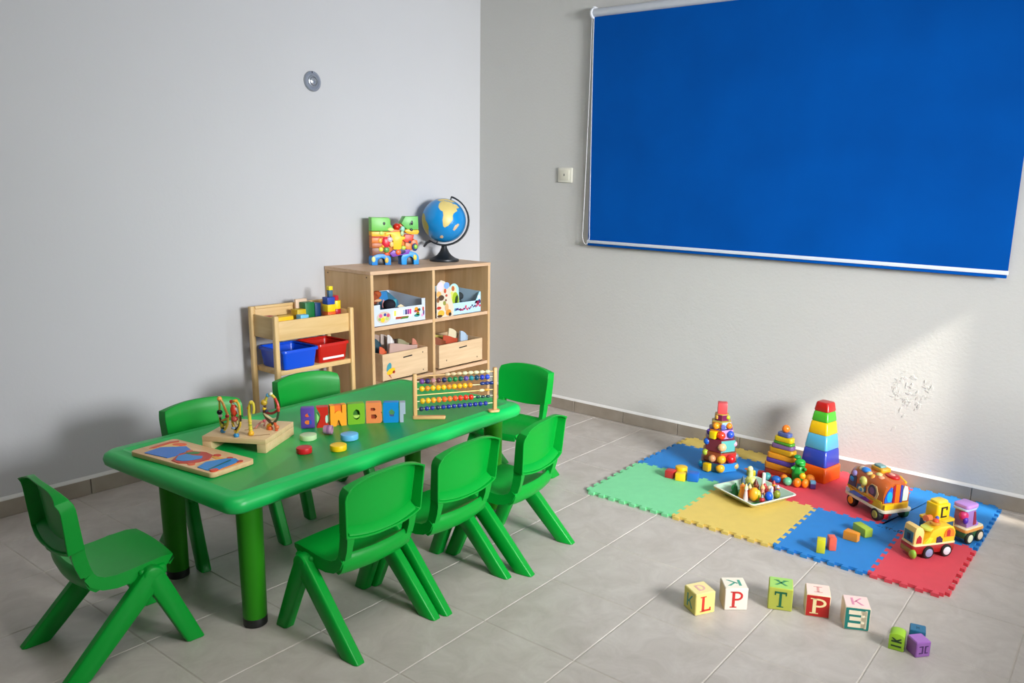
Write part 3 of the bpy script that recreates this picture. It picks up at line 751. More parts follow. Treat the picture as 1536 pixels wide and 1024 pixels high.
# printed front: paint palette, crayon set, flower, border
decal(t, D, ell(-.105, .042, .045, .030), '#cdbba6'); 
for x, z, r, hx in ((-.125, .052, .010, '#d85a8a'), (-.098, .055, .008, '#2a3a9a'), (-.078, .050, .010, '#c8506e'), (-.112, .030, .013, '#edc42a'), (-.085, .035, .010, '#b8c86a'), (-.132, .035, .008, '#8fae58'), (-.100, .043, .006, '#f0e070')):
    decal(t, D, ell(x, z, r, r * .95, 12), hx, dx=.0006)
decal(t, D, [(-.045, .030), (.075, .030), (.08, .040), (.08, .070), (-.04, .070), (-.048, .060)], '#f3efdf')
for i, hx in enumerate(('#e6d84a', '#e9e3cf', '#efe9da', '#d5dcf0', '#9fb8e6', '#26246a', '#8a1c86', '#d62a7c')):
    decal(t, D, P_rect(-.040 + i * .0145, .042, -.028 + i * .0145, .068), hx, dx=.0006)
decal(t, D, [(-.030, .024), (.045, .024), (.055, .034), (-.03, .036)], '#a8402e', dx=.0006); decal(t, D, [(0, .022), (.05, .022), (.056, .032), (.01, .031)], '#4f7a2a', dx=.0008)
for x, z, rx, rz, hx in ((.108, .062, .013, .012, '#f09a22'), (.118, .052, .010, .012, '#e6701e'), (.128, .058, .008, .008, '#1d6f7a'), (.112, .030, .020, .008, '#2c8a86'), (.118, .038, .012, .008, '#8fb03a'), (.100, .052, .008, .006, '#c24a6a'), (.155, .060, .006, .012, '#c0503a'), (.158, .040, .005, .014, '#5a3a7a'), (.150, .028, .008, .008, '#e39ac8')):
    decal(t, D, ell(x, z, rx, rz, 12), hx, dx=.0003)
m = MB(); m.box((D / 2 - .0015, W_ / 2 - .012, .098), (.003, .024, .034), bev=.0006, seg=1); obj('raised_corner', m, CARD, t, smooth=False)
m = MB(); m.box((D / 2 - .0015, -W_ / 2 + .022, .094), (.003, .044, .026), bev=.0006, seg=1); obj('raised_corner', m, CARD, t, smooth=False)
# what is in it
def plush(name, label, loc, blobs, cat, group, rz=0):
    t = thing(name, label, cat, loc, rz, group)
    for nm, c, r, sc, hx in blobs:
        m = MB(); m.sphere(c, r, sc, 18); obj(nm, m, pl(hx, .85, bump=.5, bscale=220, var=.2), t)
    return t
plush('soft_toy', 'russet brown soft toy heaped at the left of the upper left box', (.26, -1.060, .588), [('body', (0, 0, .055), .045, (1, .9, 1.2), '#2a1a18'), ('head', (.005, -.005, .125), .040, (.9, 1.05, .85), '#8e3d17'), ('ear', (.01, -.034, .143), .022, (.7, 1, .8), '#7a3212'), ('ear', (.008, .030, .143), .024, (.7, 1.1, .8), '#a54a1c'), ('muzzle', (.034, .012, .118), .017, (.9, 1.5, .5), '#d9a277')], 'soft toy', 'toys in the upper left box')
plush('soft_toy', 'black soft toy beside the russet one in the upper left box', (.287, -.968, .588), [('body', (0, 0, .045), .040, (.9, 1, 1.1), '#101018'), ('head', (.008, -.005, .090), .031, (1, 1.05, .9), '#0c0e1c'), ('paw', (.034, .02, .068), .014, (1, 1.2, .8), '#3b2418')], 'soft toy', 'toys in the upper left box')
def sheet(name, label, loc, poly, hexc, rz=0, lean=0, cat='picture card', group=None, deco=(), th=.002):
    """a standing card: outline in its own upright plane; front on +X"""
    t = thing(name, label, cat, loc, 0, group, rot=(0, -lean, rz))
    m = MB(); m.prism(poly, 0, th, RZ(pi / 2) @ RX(pi / 2)); obj('card', m, pl(hexc, .5), t, smooth=False)
    for k, (pp, hx) in enumerate(deco):
        m = MB(); m.prism(pp, 0, .0005 + .00012 * k, T(th, 0, 0) @ RZ(pi / 2) @ RX(pi / 2)); obj('print', m, pl(hx, .5), t, smooth=False)
    return t
sheet('picture_book', 'picture book with a blue cover leaning in the upper left box', (.19, -.90, .588), [(-.08, 0), (.10, 0), (.10, .085), (.03, .142), (-.035, .142), (-.08, .10)], '#2f6a86', .12, .25, 'book', 'toys in the upper left box',
      (([(-.03, .095), (.03, .085), (.03, .138), (-.03, .138)], '#2d7fbe'), ([(-.078, .05), (-.045, .07), (-.035, .12), (-.075, .10)], '#e4dcdc'), ([(-.02, .03), (.03, .03), (.03, .09), (.0, .07)], '#2f5a34'), ([(-.03, .06), (-.01, .05), (.0, .095), (-.008, .10)], '#c98a8a'), ([(.05, .02), (.065, .02), (.09, .09), (.07, .09)], '#49a8b4'), ([(.0, .045), (.04, .06), (.02, .07)], '#d6c63a')), .006)
sheet('picture_card', 'cream card tucked beside the black soft toy in the upper left box', (.319, -.915, .588), [(-.01, 0), (.035, 0), (.03, .07), (.0, .09), (-.02, .08)], '#d8c8a4', -.1, .1, 'picture card', 'toys in the upper left box')
# upper right: blue-white printed box with tall cut-out cards
t, D, W_, _f = tray_box('craft_box', 'pale blue printed cardboard box in the upper right compartment', .06, .338, -.585, -.352, .5835, .066, .125, .003, pl('#b2d0e4', .5), 'printed boxes in the upper compartments', end_rise=.05)
m = MB(); m.prism([(.065, .05), (W_ / 2, .05), (W_ / 2, .112), (.105, .112), (.085, .078)], -.003, 0, T(D / 2, 0, 0) @ RZ(pi / 2) @ RX(pi / 2)); obj('raised_corner', m, pl('#a9d8ec', .5), t, smooth=False)
rnd = random.Random(5)
for k in range(20):
    x = -.085 + .0102 * k; z = .026 + .010 * (k / 20) + rnd.uniform(-.006, .010)
    decal(t, D, ell(x, z, rnd.uniform(.004, .0075), rnd.uniform(.004, .010), 9, rnd.uniform(0, 3)), rnd.choice(['#8a1c4a', '#3a2a6a', '#c23a5a', '#20324a', '#a0305e', '#4a8a9a']), dx=.0002 * (k % 3))
for x, z, hx in ((.094, .052, '#b0204e'), (.104, .060, '#402a6c'), (.089, .044, '#d46a8a'), (.100, .084, '#e9f2f6')): decal(t, D, ell(x, z, .010, .011, 12), hx, dx=.0006)
sheet('picture_card', 'tall cut-out picture card with cream and brown figures in front of the pale blue box', (.3405, -.634, .5835), [(-.062, 0), (.062, 0), (.066, .05), (.045, .10), (.035, .16), (-.0, .19), (-.03, .20), (-.062, .17)], '#d2c6b2', .0, .0, 'picture card', 'cut-out cards in the upper right compartment',
      ((ell(-.035, .165, .024, .026), '#d4c8cf'), (ell(.012, .168, .02, .018), '#7ea2dc'), (ell(-.045, .125, .017, .016), '#d9a75e'), (ell(-.028, .105, .021, .015), '#4a3424'), (ell(-.052, .095, .010, .014), '#80522c'), (ell(-.03, .07, .02, .017), '#e0cdb0'), (ell(-.005, .075, .011, .012), '#8c8e3a'), (ell(-.045, .052, .016, .008), '#b02a18'), (ell(-.03, .022, .024, .017), '#d8ac34'), (ell(.012, .05, .013, .022), '#cfa068'), (ell(.006, .09, .006, .006), '#7a4524'), (ell(.025, .022, .02, .017), '#cf8a28'), (ell(.035, .012, .011, .010), '#33200f'), (ell(-.0, .14, .008, .012), '#c04828'), (ell(.01, .115, .007, .007), '#b8452e'), (ell(-.04, .008, .018, .007), '#4a2c12')))
sheet('picture_card', 'rounded cut-out card with a green figure standing in the pale blue box', (.30, -.530, .588), [(-.05, 0), (.05, 0), (.048, .10)] + arc(.012, .128, .036, 0, 180, 10, .034) + [(-.04, .10)], '#a6d6dc', .0, .06, 'picture card', 'cut-out cards in the upper right compartment',
      ((ell(.008, .125, .024, .028), '#d6cfae'), (ell(.004, .135, .011, .014), '#b05a24'), (ell(-.005, .08, .02, .04), '#cfcf6a'), (ell(.02, .07, .026, .045), '#9cb61c'), (ell(.026, .07, .011, .028, 14, -.3), '#1f3d14'), (ell(-.03, .07, .012, .04), '#ecd9b8')))
plush('soft_toy', 'dark grey soft toy lying low inside the pale blue box', (.20, -.425, .588), [('body', (0, 0, .05), .042, (1, 1.1, .9), '#3c4a50'), ('head', (.03, .01, .078), .026, (1, 1, .9), '#2a3236')], 'soft toy', None)
# wooden crates below
CR = wood('#d8bb95', '#c9a983', 1, .5, 4)
def crate(label, y0, y1, h, x1=.338):
    t, D, W_, fr = tray_box('wooden_crate', label, .06, x1, y0, y1, .2965, h, h, .009, CR, 'wooden crates in the lower compartments', 'crate')
    m = MB(); m.box((D / 2 + .0004, .012, h - .031), (.0012, .060, .0065), RX(radians(3))); o = obj('handle_slot', m, pl('#2b241c', .8), t, smooth=False); o['label'] = 'dark hand slot'
    return t, D, W_
t, D, W_ = crate('wooden crate with a parrot sticker in the lower left compartment', -1.060, -.757, .142)
for pp, hx, nm in ((ell(-.112, .070, .015, .026, 16, -.3), '#3b8c96', 'sticker'), (ell(-.100, .050, .028, .015, 16, .35), '#efb514', 'sticker'), (ell(-.082, .044, .009, .008, 12), '#b3401f', 'sticker'), ([(-.118, .035), (-.108, .036), (-.096, .014), (-.100, .013)], '#a3502a', 'sticker')):
    decal(t, D, pp, hx, nm, .0003 if hx != '#3b8c96' else 0)
for y, z in ((.115, .118), (.118, .024)): decal(t, D, ell(y, z, .003, .0045, 8), '#3a2d20', 'nail_hole')
t, D, W_ = crate('plain wooden crate in the lower right compartment', -.675, -.336, .134)
for y, z in ((-.115, .045), (.125, .030)): decal(t, D, ell(y, z, .003, .005, 8), '#2e241a', 'nail_hole')
# papers, folders and books stuffed in the crates
def folder(label, loc, w, h, hexc, rz, lean, th=.004, cat='folder', group='papers in the lower left crate', curl=.0, name='paper_folder'):
    m = MB(); n = 10; fr = []; bk = []
    for i in range(n + 1):
        y = -w / 2 + w * i / n
        hh = h * (1 - .10 * sin(3 * y / w + rz)); row = []
        for j in range(5):
            z = hh * j / 4; x = curl * (j / 4) ** 2 + .006 * sin(5 * y / w + j * .5)
            row.append(Vector((x, y, z)))
        fr.append(row)
    A_ = [[m.bm.verts.new(p) for p in r] for r in fr]; B_ = [[m.bm.verts.new(p - Vector((th, 0, 0))) for p in r] for r in fr]
    for i in range(n):
        for j in range(4): m._face((A_[i][j], A_[i+1][j], A_[i+1][j+1], A_[i][j+1])); m._face((B_[i][j], B_[i][j+1], B_[i+1][j+1], B_[i+1][j]))
        m._face((A_[i][4], A_[i+1][4], B_[i+1][4], B_[i][4])); m._face((A_[i][0], B_[i][0], B_[i+1][0], A_[i+1][0]))
    for j in range(4): m._face((A_[0][j], A_[0][j+1], B_[0][j+1], B_[0][j])); m._face((A_[n][j], B_[n][j], B_[n][j+1], A_[n][j+1]))
    o = obj(name, m, pl(hexc, .6, var=.12), None, loc, rot=(0, lean, rz)); tag(o, label, cat, group); return o
zc = .307
folder('dark teal folder at the left end of the lower left crate', (.250, -1.020, zc), .056, .185, '#1c3f4c', .1, .04)
folder('crumpled tan paper standing tallest in the lower left crate', (.185, -.955, zc), .13, .196, '#a68d80', .05, .0, curl=.008, cat='paper')
folder('grey-brown paper wad with a white corner in the lower left crate', (.220, -.920, zc), .085, .188, '#b9a79c', -.08, .0, curl=-.004, cat='paper')
folder('white paper corner sticking up in the lower left crate', (.256, -.935, zc), .040, .190, '#dcd7d4', -.15, .0, curl=.004, cat='paper')
folder('pinkish paper bag along the front of the lower left crate', (.302, -.890, zc), .19, .158, '#b89a8e', .02, .0, .010, cat='paper', curl=.006)
folder('dark brown folder behind the paper bag in the lower left crate', (.145, -.855, zc), .15, .166, '#3a2a22', -.02, .0)
folder('olive and white book near the right of the lower left crate', (.262, -.850, zc), .08, .164, '#8a8464', .03, .0, .010, cat='book')
folder('orange wrapper at the left front of the lower left crate', (.298, -1.018, zc), .05, .150, '#c8562c', .1, .0, cat='paper')
folder('coral paper at the right end of the lower left crate', (.275, -.785, zc), .036, .158, '#c27a62', -.05, .0, cat='paper')
g2 = 'papers in the lower right crate'
folder('large olive-cream round-topped folder at the back of the lower right crate', (.16, -.60, zc), .13, .19, '#a59a6e', .02, .0, group=g2)
folder('olive paper sheets across the lower right crate', (.205, -.565, zc), .19, .152, '#a8984a', .01, .0, group=g2, cat='paper', curl=.008)
folder('striped brown paper at the left of the lower right crate', (.300, -.622, zc), .080, .148, '#7a3c1c', .03, .0, group=g2, cat='paper')
folder('rust red paper in the middle of the lower right crate', (.275, -.528, zc), .11, .146, '#b04526', -.02, .0, group=g2, cat='paper', curl=.006)
folder('cream paper with a curled corner in the lower right crate', (.238, -.470, zc), .07, .170, '#d8cba8', -.12, .0, group=g2, cat='paper', curl=.012)
folder('pale blue paper roll at the right of the lower right crate', (.300, -.440, zc), .055, .158, '#9fb4c8', -.05, .0, .012, group=g2, cat='paper')
# ------------------------------------------------------------------ things on the table
TT = TZ + .0004
PZ = thing('puzzle_board', 'flat wooden inset puzzle with red and blue shapes at the near end of the table', 'puzzle', (1.1105, -2.4405, TT + .0012), radians(7.9))
m = MB(); m.prism(rrect(-.184, -.074, .184, .074, .014, 5), 0, .0145, bev=.0015); obj('board', m, wood('#e2bd90', '#d3aa79', 0, .5, 5), PZ)
PCS = [
 ('#cf4a20', [(-.158, -.030), (-.163, -.006), (-.164, .045), (-.150, .066), (-.140, .058), (-.150, .035), (-.149, .006), (-.148, -.020)], 0),
 ('#e9b968', [(-.140, -.02), (-.145, .02), (-.135, .055), (-.10, .05), (-.11, .02)], 0), ('#e4571e', ell(-.115, .042, .022, .013, 12, .5), .0004),
 ('#2f72c6', [(-.1294, -.0635), (-.1358, -.0072), (-.0798, .0393), (-.0459, .0287), (-.0301, -.0255), (-.0332, -.0567), (-.0838, -.0604)], .001),
 ('#d9602f', ell(-.036, .018, .010, .010, 12), .0004),
 ('#b9331b', [(-.002, -.0654), (-.0363, -.0149), (-.0238, .0222), (.0167, .0358), (.0546, .0293), (.078, .0, ), (.0734, -.0309), (.0592, -.0537), (.0316, -.0683)], .001),
 ('#2a7f2f', [(-.026, -.005), (-.016, .018), (.005, .026), (.012, .012), (-.008, -.004)], .0016),
 ('#1f83c8', [(.0059, -.0579), (-.0205, -.0304), (-.0135, -.0060), (.012, -.006), (.0413, .0053), (.055, -.0085), (.0475, -.0343), (.0305, -.0523)], .0022),
 ('#cc3f22', ell(.0655, .036, .013, .010, 12), .0004), ('#e0a33e', [(.055, .02), (.09, .012), (.11, .030), (.075, .028)], .0003),
 ('#1d86cf', [(.1082, -.0625), (.0899, -.0215), (.1114, .0257), (.1345, .0448), (.1600, .0365), (.1705, -.0063), (.1745, -.0532), (.1502, -.0644)], .001),
 ('#176058', [(.150, -.058), (.154, -.055), (.139, .026), (.135, .022)], .0022),
 ('#d8421f', ell(.168, -.054, .011, .012, 12), .0018), ('#c53426', ell(.164, .035, .010, .010, 12), .0006), ('#d24a2a', ell(.117, .040, .010, .008, 12), .0005), ('#d65a2a', ell(.069, -.053, .012, .010, 12), .0005), ('#e88a34', [(.172, -.03), (.179, -.05), (.176, .035), (.170, .03)], .0003)]
for hx, poly, dz in PCS:
    m = MB(); m.prism(poly, .0144, .0158 + dz, bev=.0004, seg=1); obj('puzzle_piece', m, pl(hx, .4), PZ)
# bead maze
BZm = thing('bead_maze', 'wooden bead maze with four coloured wire loops on a raised base', 'bead maze', (1.083, -2.236, TT), radians(31))
BM = wood('#dfc193', '#d2b17f', 0, .5, 5)
m = MB(); m.box((0, 0, .0365), (.204, .196, .017), bev=.001)
obj('base', m, BM, BZm)
for s in (-1, 1):
    m = MB(); m.box((s * .0875, 0, .0139), (.029, .196, .0278), bev=.001); obj('base_foot', m, BM, BZm)
def wire(name, pts, r, hexc):
    r = [v * 1.25 for v in r] if isinstance(r, list) else r * 1.25
    m = MB(); m.tube(pts, r, 8); return obj(name, m, pl(hexc, .35), BZm)
def bead(p, r, hexc, sc=(1, 1, 1)):
    m = MB(); m.sphere(p, r, sc, 14); return obj('bead', m, pl(hexc, .3), BZm)
B0 = .045
def sm(pts, k=6):
    out = []; P4 = [Vector(p) for p in pts]; n = len(P4)
    for i in range(n - 1):
        p0, p1, p2, p3 = P4[max(i-1, 0)], P4[i], P4[i+1], P4[min(i+2, n-1)]
        for j in range(k):
            t = j / k; out.append(.5 * ((2*p1) + (-p0+p2)*t + (2*p0-5*p1+4*p2-p3)*t*t + (-p0+3*p1-3*p2+p3)*t**3))
    out.append(P4[-1]); return out
dX = Vector((.951, -.309, 0)).normalized()         # across, roughly as one faces the table from the room
def wp(bx, by, seq): return [Vector((bx, by, B0)) + dX * a + Vector((0, 0, h)) for a, h in seq]
# loop 1: tall kinked loop
b1 = (-.057, -.055)
wire('wire', sm(wp(*b1, [(0, 0), (-.006, .022), (-.010, .05), (-.008, .08), (-.006, .108), (-.003, .112)])), .0026, '#a9b43a')
wire('wire', sm(wp(*b1, [(-.003, .112), (.008, .095), (.020, .070), (.024, .055), (.012, .045), (-.001, .040)])), .0029, '#e6a552')
wire('wire', sm(wp(*b1, [(.024, .055), (.022, .035), (.012, .016), (0, .004)])), .0030, '#d9c84a')
wire('wire', sm(wp(*b1, [(-.010, .05), (-.002, .036), (.006, .028), (.0, .018), (.010, .012)])), .0024, '#2f3a2c')
for a, h, r, hx in ((0, .006, .008, '#3f86b4'), (-.006, .110, .0078, '#e89a4a'), (-.009, .066, .0085, '#15101a'), (-.007, .055, .0062, '#c9cbc8'), (.022, .058, .0065, '#b3202a'), (.001, .024, .0066, '#d6d03a'), (.012, .030, .005, '#8fa832')): bead(wp(*b1, [(a, h)])[0], r, hx)
# loop 2: oval loop carrying a big red bead
b2 = (.004, -.088)
wire('wire', sm(wp(*b2, [(0, 0), (-.004, .022), (-.012, .045), (-.013, .075), (-.008, .108), (.006, .116), (.018, .105), (.020, .07), (.018, .042), (.006, .022), (0, .012)])), .0030, '#d7b13a')
wire('wire', sm(wp(*b2, [(-.012, .04), (-.006, .026), (.008, .030), (.019, .05), (.021, .074)])), .0030, '#3a2c1e')
wire('wire', sm(wp(*b2, [(-.006, .108), (.004, .094), (.014, .082), (.018, .07)])), .0027, '#d9dcd4')
for a, h, r, hx, sc in ((0, .005, .0085, '#2f86b8', (1, 1, 1)), (-.003, .086, .0125, '#c93c22', (.9, .9, 1.5)), (-.002, .058, .0105, '#b8483e', (1, 1, .9)), (-.011, .112, .0065, '#c2281e', (1, 1, 1)), (.004, .117, .006, '#e8982a', (1.3, 1.3, .8)), (-.008, .028, .007, '#8ea0b4', (1.2, 1.2, .7)), (.010, .048, .006, '#c8b878', (1, 1, 1.3))): bead(wp(*b2, [(a, h)])[0], r, hx, sc)
# stem 3: hooked stem
b3 = (.040, -.066)
wire('wire', sm(wp(*b3, [(0, 0), (-.001, .03), (-.002, .06), (-.002, .085), (.002, .103), (.010, .110), (.016, .103), (.017, .086), (.014, .074)])), [.0042] * 22 + [.0034] * 27, '#d8c440')
for a, h, r, hx in ((0, .007, .0095, '#e7b02c'), (-.001, .022, .0062, '#c9c23a'), (-.001, .034, .0058, '#a8b034'), (-.001, .046, .006, '#d6c03a'), (-.005, .088, .005, '#e59a3a'), (.008, .108, .0066, '#e6d44a')): bead(wp(*b3, [(a, h)])[0], r, hx)
# loop 4: big open ring
b4 = (.060, .004)
ringp = wp(*b4, [(.018, .020), (.000, .034), (-.012, .052), (-.008, .072), (-.006, .09), (.006, .112), (.020, .118), (.036, .108), (.046, .088), (.048, .066), (.042, .044), (.030, .028), (.018, .020)])
wire('wire', sm(ringp[:5]), .0034, '#5a4030'); wire('wire', sm(ringp[4:8]), .0034, '#dcc84a'); wire('wire', sm(ringp[7:10]), .0034, '#c9382a'); wire('wire', sm(ringp[9:]), .0032, '#3a4a34')
wire('wire', sm(wp(*b4, [(-.010, .058), (.010, .054), (.030, .060), (.047, .072)])), .0034, '#8e2418')
wire('wire', sm(wp(*b4, [(-.012, .052), (.004, .042), (.022, .036), (.040, .042)])), .0034, '#e8dfae')
wire('wire', sm(wp(*b4, [(-.004, .046), (.008, .038), (.018, .034)])), .0030, '#1f8078')
wire('wire', sm(wp(*b4, [(.0, 0), (.004, .014), (.018, .020)])), .0045, '#dba02a'); wire('wire', sm(wp(*b4, [(.036, 0), (.034, .012), (.030, .028)])), .0036, '#d85a32')
for a, h, r, hx in ((-.010, .088, .0105, '#c7a432'), (.008, .114, .007, '#5aa2cc'), (.020, .119, .006, '#e6e4c4'), (-.010, .068, .0065, '#e8c22a'), (.010, .004, .0088, '#dd6420'), (.038, .012, .0075, '#d8703e'), (.047, .078, .006, '#d24a3a'), (-.002, .060, .0058, '#26304a')): bead(wp(*b4, [(a, h)])[0], r, hx)
wire('wire', sm([(.02, .0, B0 + .002), (.02, .03, B0 + .010), (.03, .05, B0 + .014), (.04, .02, B0 + .006)]), .0026, '#c07a66')
bead((.028, .046, B0 + .014), .006, '#c2505a')
for x0, y0, x1, y1 in ((.045, -.075, .092, -.047), (-.005, -.02, .03, .01)):
    m = MB(); m.tube([(x0, y0, B0 + .0005), (x1, y1, B0 + .0005)], .0014, 6); obj('groove', m, pl('#8a6a44', .6), BZm)

# row of letter blocks
LP = [(1.083, -2.049), (1.112, -2.010), (1.1395, -1.971), (1.165, -1.918), (1.196, -1.864), (1.2345, -1.820), (1.2745, -1.7785), (1.290, -1.7605)]
def slit(outer, *holes):
    """outline with holes, joined to it by hairline slits"""
    o = list(outer)
    for h in holes:
        best = min(((i, j) for i in range(len(o)) for j in range(len(h))), key=lambda q: (o[q[0]][0] - h[q[1]][0]) ** 2 + (o[q[0]][1] - h[q[1]][1]) ** 2)
        i, j = best; hh = h[j:] + h[:j] + [h[j]]
        o = o[:i + 1] + hh + o[i:]
    return o
def body(poly, y0, y1, mat, t): return obj('block_body', up_prism(poly, y0, y1), mat, t, weld=False)
def up_prism(poly, y0, y1, bev=0):
    m = MB(); m.prism(poly, -y1, -y0, RX(pi / 2), bev=bev); return m
hole = lambda cx, cy, rx, ry, n=14: ell(cx, cy, rx, ry, n)[::-1]
LB = [('purple letter block B with orange marks at the left end of the letter row', '#5a3d9a', 'B', .073), ('red letter block I with curved sides, second from the left of the letter row', '#c2200e', 'I', .073),
      ('orange letter block W, third from the left of the letter row', '#ef9a12', 'W', .075), ('green letter block O, middle of the letter row', '#6fa818', 'O', .075),
      ('salmon letter block B, between the green and the blue letter blocks', '#e2834a', 'B2', .075), ('blue letter block with a five-sided hole near the right of the letter row', '#0a80c4', 'O2', .074), ('narrow grey letter block at the right end of the letter row', '#9aa6b6', 'F', .073)]
for k, (lab, hx, ch, h) in enumerate(LB):
    p, q = Vector(LP[k]), Vector(LP[k + 1]); e = q - p; w = e.length - (.0042 if k != 1 else .0085); a = math.atan2(e.y, e.x)
    dp = .028; nrm = Vector((-sin(a), cos(a))); c = (p + q) / 2 + nrm * dp / 2
    t = thing('letter_block', lab, 'letter block', (c.x, c.y, TT), a, 'letter blocks in a row on the table')
    x0, x1 = -w / 2, w / 2; f = -dp / 2; mat = pl(hx, .42)
    R = rrect(x0, 0, x1, h, .004, 3)
    if ch == 'B':
        obj('block_body', up_prism(R, f, dp / 2, .0015), mat, t)
        for poly, hc in ((ell(0, .047, .008, .006, 12, .4), '#e0602a'), (ell(-.001, .022, .009, .0075, 12), '#e0762a'), (ell(.009, .022, .004, .009, 12), '#1f4fb4'), (ell(.006, .049, .004, .006, 10, .5), '#1f4fb4')):
            obj('hole_inlay', up_prism(poly, f - .0006 - (.0003 if hc == '#1f4fb4' else 0), f + .001), pl(hc, .45), t)
    elif ch == 'I':
        po = [(x0, h)] + [(x0 + .013 * sin(pi * s / 8) ** 1.2, h - h * s / 8 * .92 - .0) for s in range(1, 8)] + [(x0, .0), (x1, 0)] + [(x1 - .009 * sin(pi * s / 8), h * .15 + h * .5 * s / 8) for s in range(0, 9)] + [(x1, h)]
        obj('block_body', up_prism(po, f, dp / 2), mat, t)
        obj('inlay', up_prism([(x0 + .001, h * .72), (x0 + .0105, h * .5), (x0 + .011, h * .42), (x0 + .001, h * .2)], f + .004, dp / 2 - .004), pl('#8ccf72', .45), t)
        obj('inlay', up_prism(ell(x1 - .006, h * .4, .0042, h * .2, 12), f - .0006, f + .01), pl('#b9dcc8', .45), t)
    elif ch == 'W':
        po = [(x0, 0), (-.008, 0), (-.003, .018), (0, .024), (.003, .018), (.009, 0), (x1, 0), (x1, h), (.013, h), (.013, .046), (.008, .052), (.0, .056), (-.008, .052), (-.012, .046), (-.013, h), (x0, h)]
        obj('block_body', up_prism(po, f, dp / 2), mat, t)
        obj('hole_inlay', up_prism([(-.0125, .044), (.0125, .044), (.0125, h - .001), (-.0125, h - .001)], f + .006, dp / 2 - .001), pl('#e06c12', .45), t)
        obj('hole_inlay', up_prism([(-.0075, .0005), (.0085, .0005), (.0, .022)], f + .008, dp / 2 - .001), pl('#b87410', .45), t)
    elif ch == 'O':
        body(slit(R, hole(.001, .035, .012, .019)), f, dp / 2, mat, t)
        obj('hole_inlay', up_prism(ell(.001, .035, .0122, .0192), f + .012, dp / 2 - .002), pl('#2c6a10', .5), t)  # dark green backing paints the shade inside the hole
        obj('inlay', up_prism(arc(.001, .034, .0115, 190, 350, 10, .012), f + .002, f + .014), pl('#a9cf5a', .45), t)  # lighter inlay paints the lit lower wall of the hole
    elif ch == 'B2':
        Rb = arc(x1 - .008, h - .012, .008, 0, 90, 5, .012) + [(x0, h), (x0, 0)] + arc(x1 - .008, .012, .008, 270, 360, 5, .012) + [(x1, .034), (x1 - .004, .038), (x1, .042)]
        h1 = [(-.011, .045), (.002, .045), (.006, .050), (.002, .056), (-.011, .056)]; h2 = [(-.010, .016), (.006, .016), (.0105, .024), (.006, .032), (-.010, .032)]
        body(slit(Rb, h1[::-1], h2[::-1]), f, dp / 2, mat, t)
        for hh in (h1, h2): obj('hole_inlay', up_prism(hh, f + .007, dp / 2 - .002), pl('#8c3a1c', .5), t)  # darker backing puts the shade of the recesses into the colour
    elif ch == 'O2':
        pen = [(.002 + .0125 * cos(radians(90 + 72 * i)) * .95, .035 + .0155 * sin(radians(90 + 72 * i))) for i in range(5)]
        body(slit(R, pen[::-1]), f, dp / 2, mat, t)
    else:
        po = [(x0, 0), (x1 - .007, 0), (x1 - .007, .030), (x1, .030), (x1, h), (x0, h)]
        obj('block_body', up_prism(po, f, dp / 2), mat, t)
# counters and pink cup
for lab, x, y, r, h, hx in (('pale green round wooden counter on the table beside the bead maze', 1.197, -2.099, .0265, .017, '#b9d3a0'), ('red round wooden counter, nearest of the four on the table', 1.301, -2.188, .0235, .018, '#c4161e'),
                            ('yellow round wooden counter on the table right of the red one', 1.359, -2.104, .0255, .018, '#efc40c'), ('light blue round wooden counter below the orange and green letter blocks', 1.296, -2.012, .0285, .019, '#64b2e2')):
    m = MB(); m.disc((0, 0, 0), r, h, 32, None, .0018); o = obj('toy_counter', m, pl(hx, .42), None, (x, y, TT)); tag(o, lab, 'counter', 'round counters on the table')
Cc = thing('toy_cup', 'small pink striped cup lying between the counters and the letter blocks', 'cup', (1.203, -2.026, TT), radians(35), rot=(0, radians(90), radians(38)))
Cc.location.z = TT + .0166
m = MB(); m.lathe([(.0135, -.014), (.0150, -.012), (.0155, .012), (.0150, .014), (.0125, .014), (.012, -.008), (0, -.008)], 22); obj('cup_body', m, pl('#b98aa8', .35), Cc)
m = MB(); m.lathe([(.0158, -.002), (.0160, .0), (.0160, .004), (.0158, .006)], 22, None, False, False); o = obj('band', m, pl('#8c5c86', .35), Cc)

# abacus
P0, P1 = Vector((1.281, -1.710)), Vector((1.432, -1.449)); dv = P1 - P0; ab_a = math.atan2(dv.y, dv.x); AL = dv.length
AB = thing('bead_abacus', 'wooden abacus with rows of coloured beads at the far end of the table', 'abacus', ((P0.x + P1.x) / 2, (P0.y + P1.y) / 2, TT), ab_a)
AW = wood('#d2aa72', '#c1965c', 2, .5, 5)
for s in (-1, 1):
    m = MB(); m.prism(rrect(-.0075, -.0075, .0075, .0075, .004, 4), .008, .168 if s < 0 else .172, bev=.003); obj('post', m, AW, AB, (s * AL / 2, 0, 0))
m = MB(); m.prism(rrect(-.010, -.010, .108, .010, .006, 4), 0, .0125, bev=.003); obj('foot', m, wood('#d2aa72', '#c1965c', 0, .5, 5), AB, (-AL / 2, -.004, 0), radians(-17))
m = MB(); m.prism(rrect(-.026, -.016, .018, .016, .012, 5), 0, .009, bev=.003); obj('foot', m, AW, AB, (AL / 2, 0, 0))
rows = [(.157, .0030, '#caa06a'), (.137, .0018, '#cfc9a8'), (.110, .0018, '#d8cf9a'), (.087, .0022, '#d8be74'), (.064, .0018, '#d6d6b0'), (.035, .0018, '#cfc8a0')]
for z, r, hx in rows:
    m = MB(); m.tube([(-AL / 2, 0, z), (AL / 2, 0, z)], r, 10); obj('rod', m, pl(hx, .4), AB)
_bm = {}
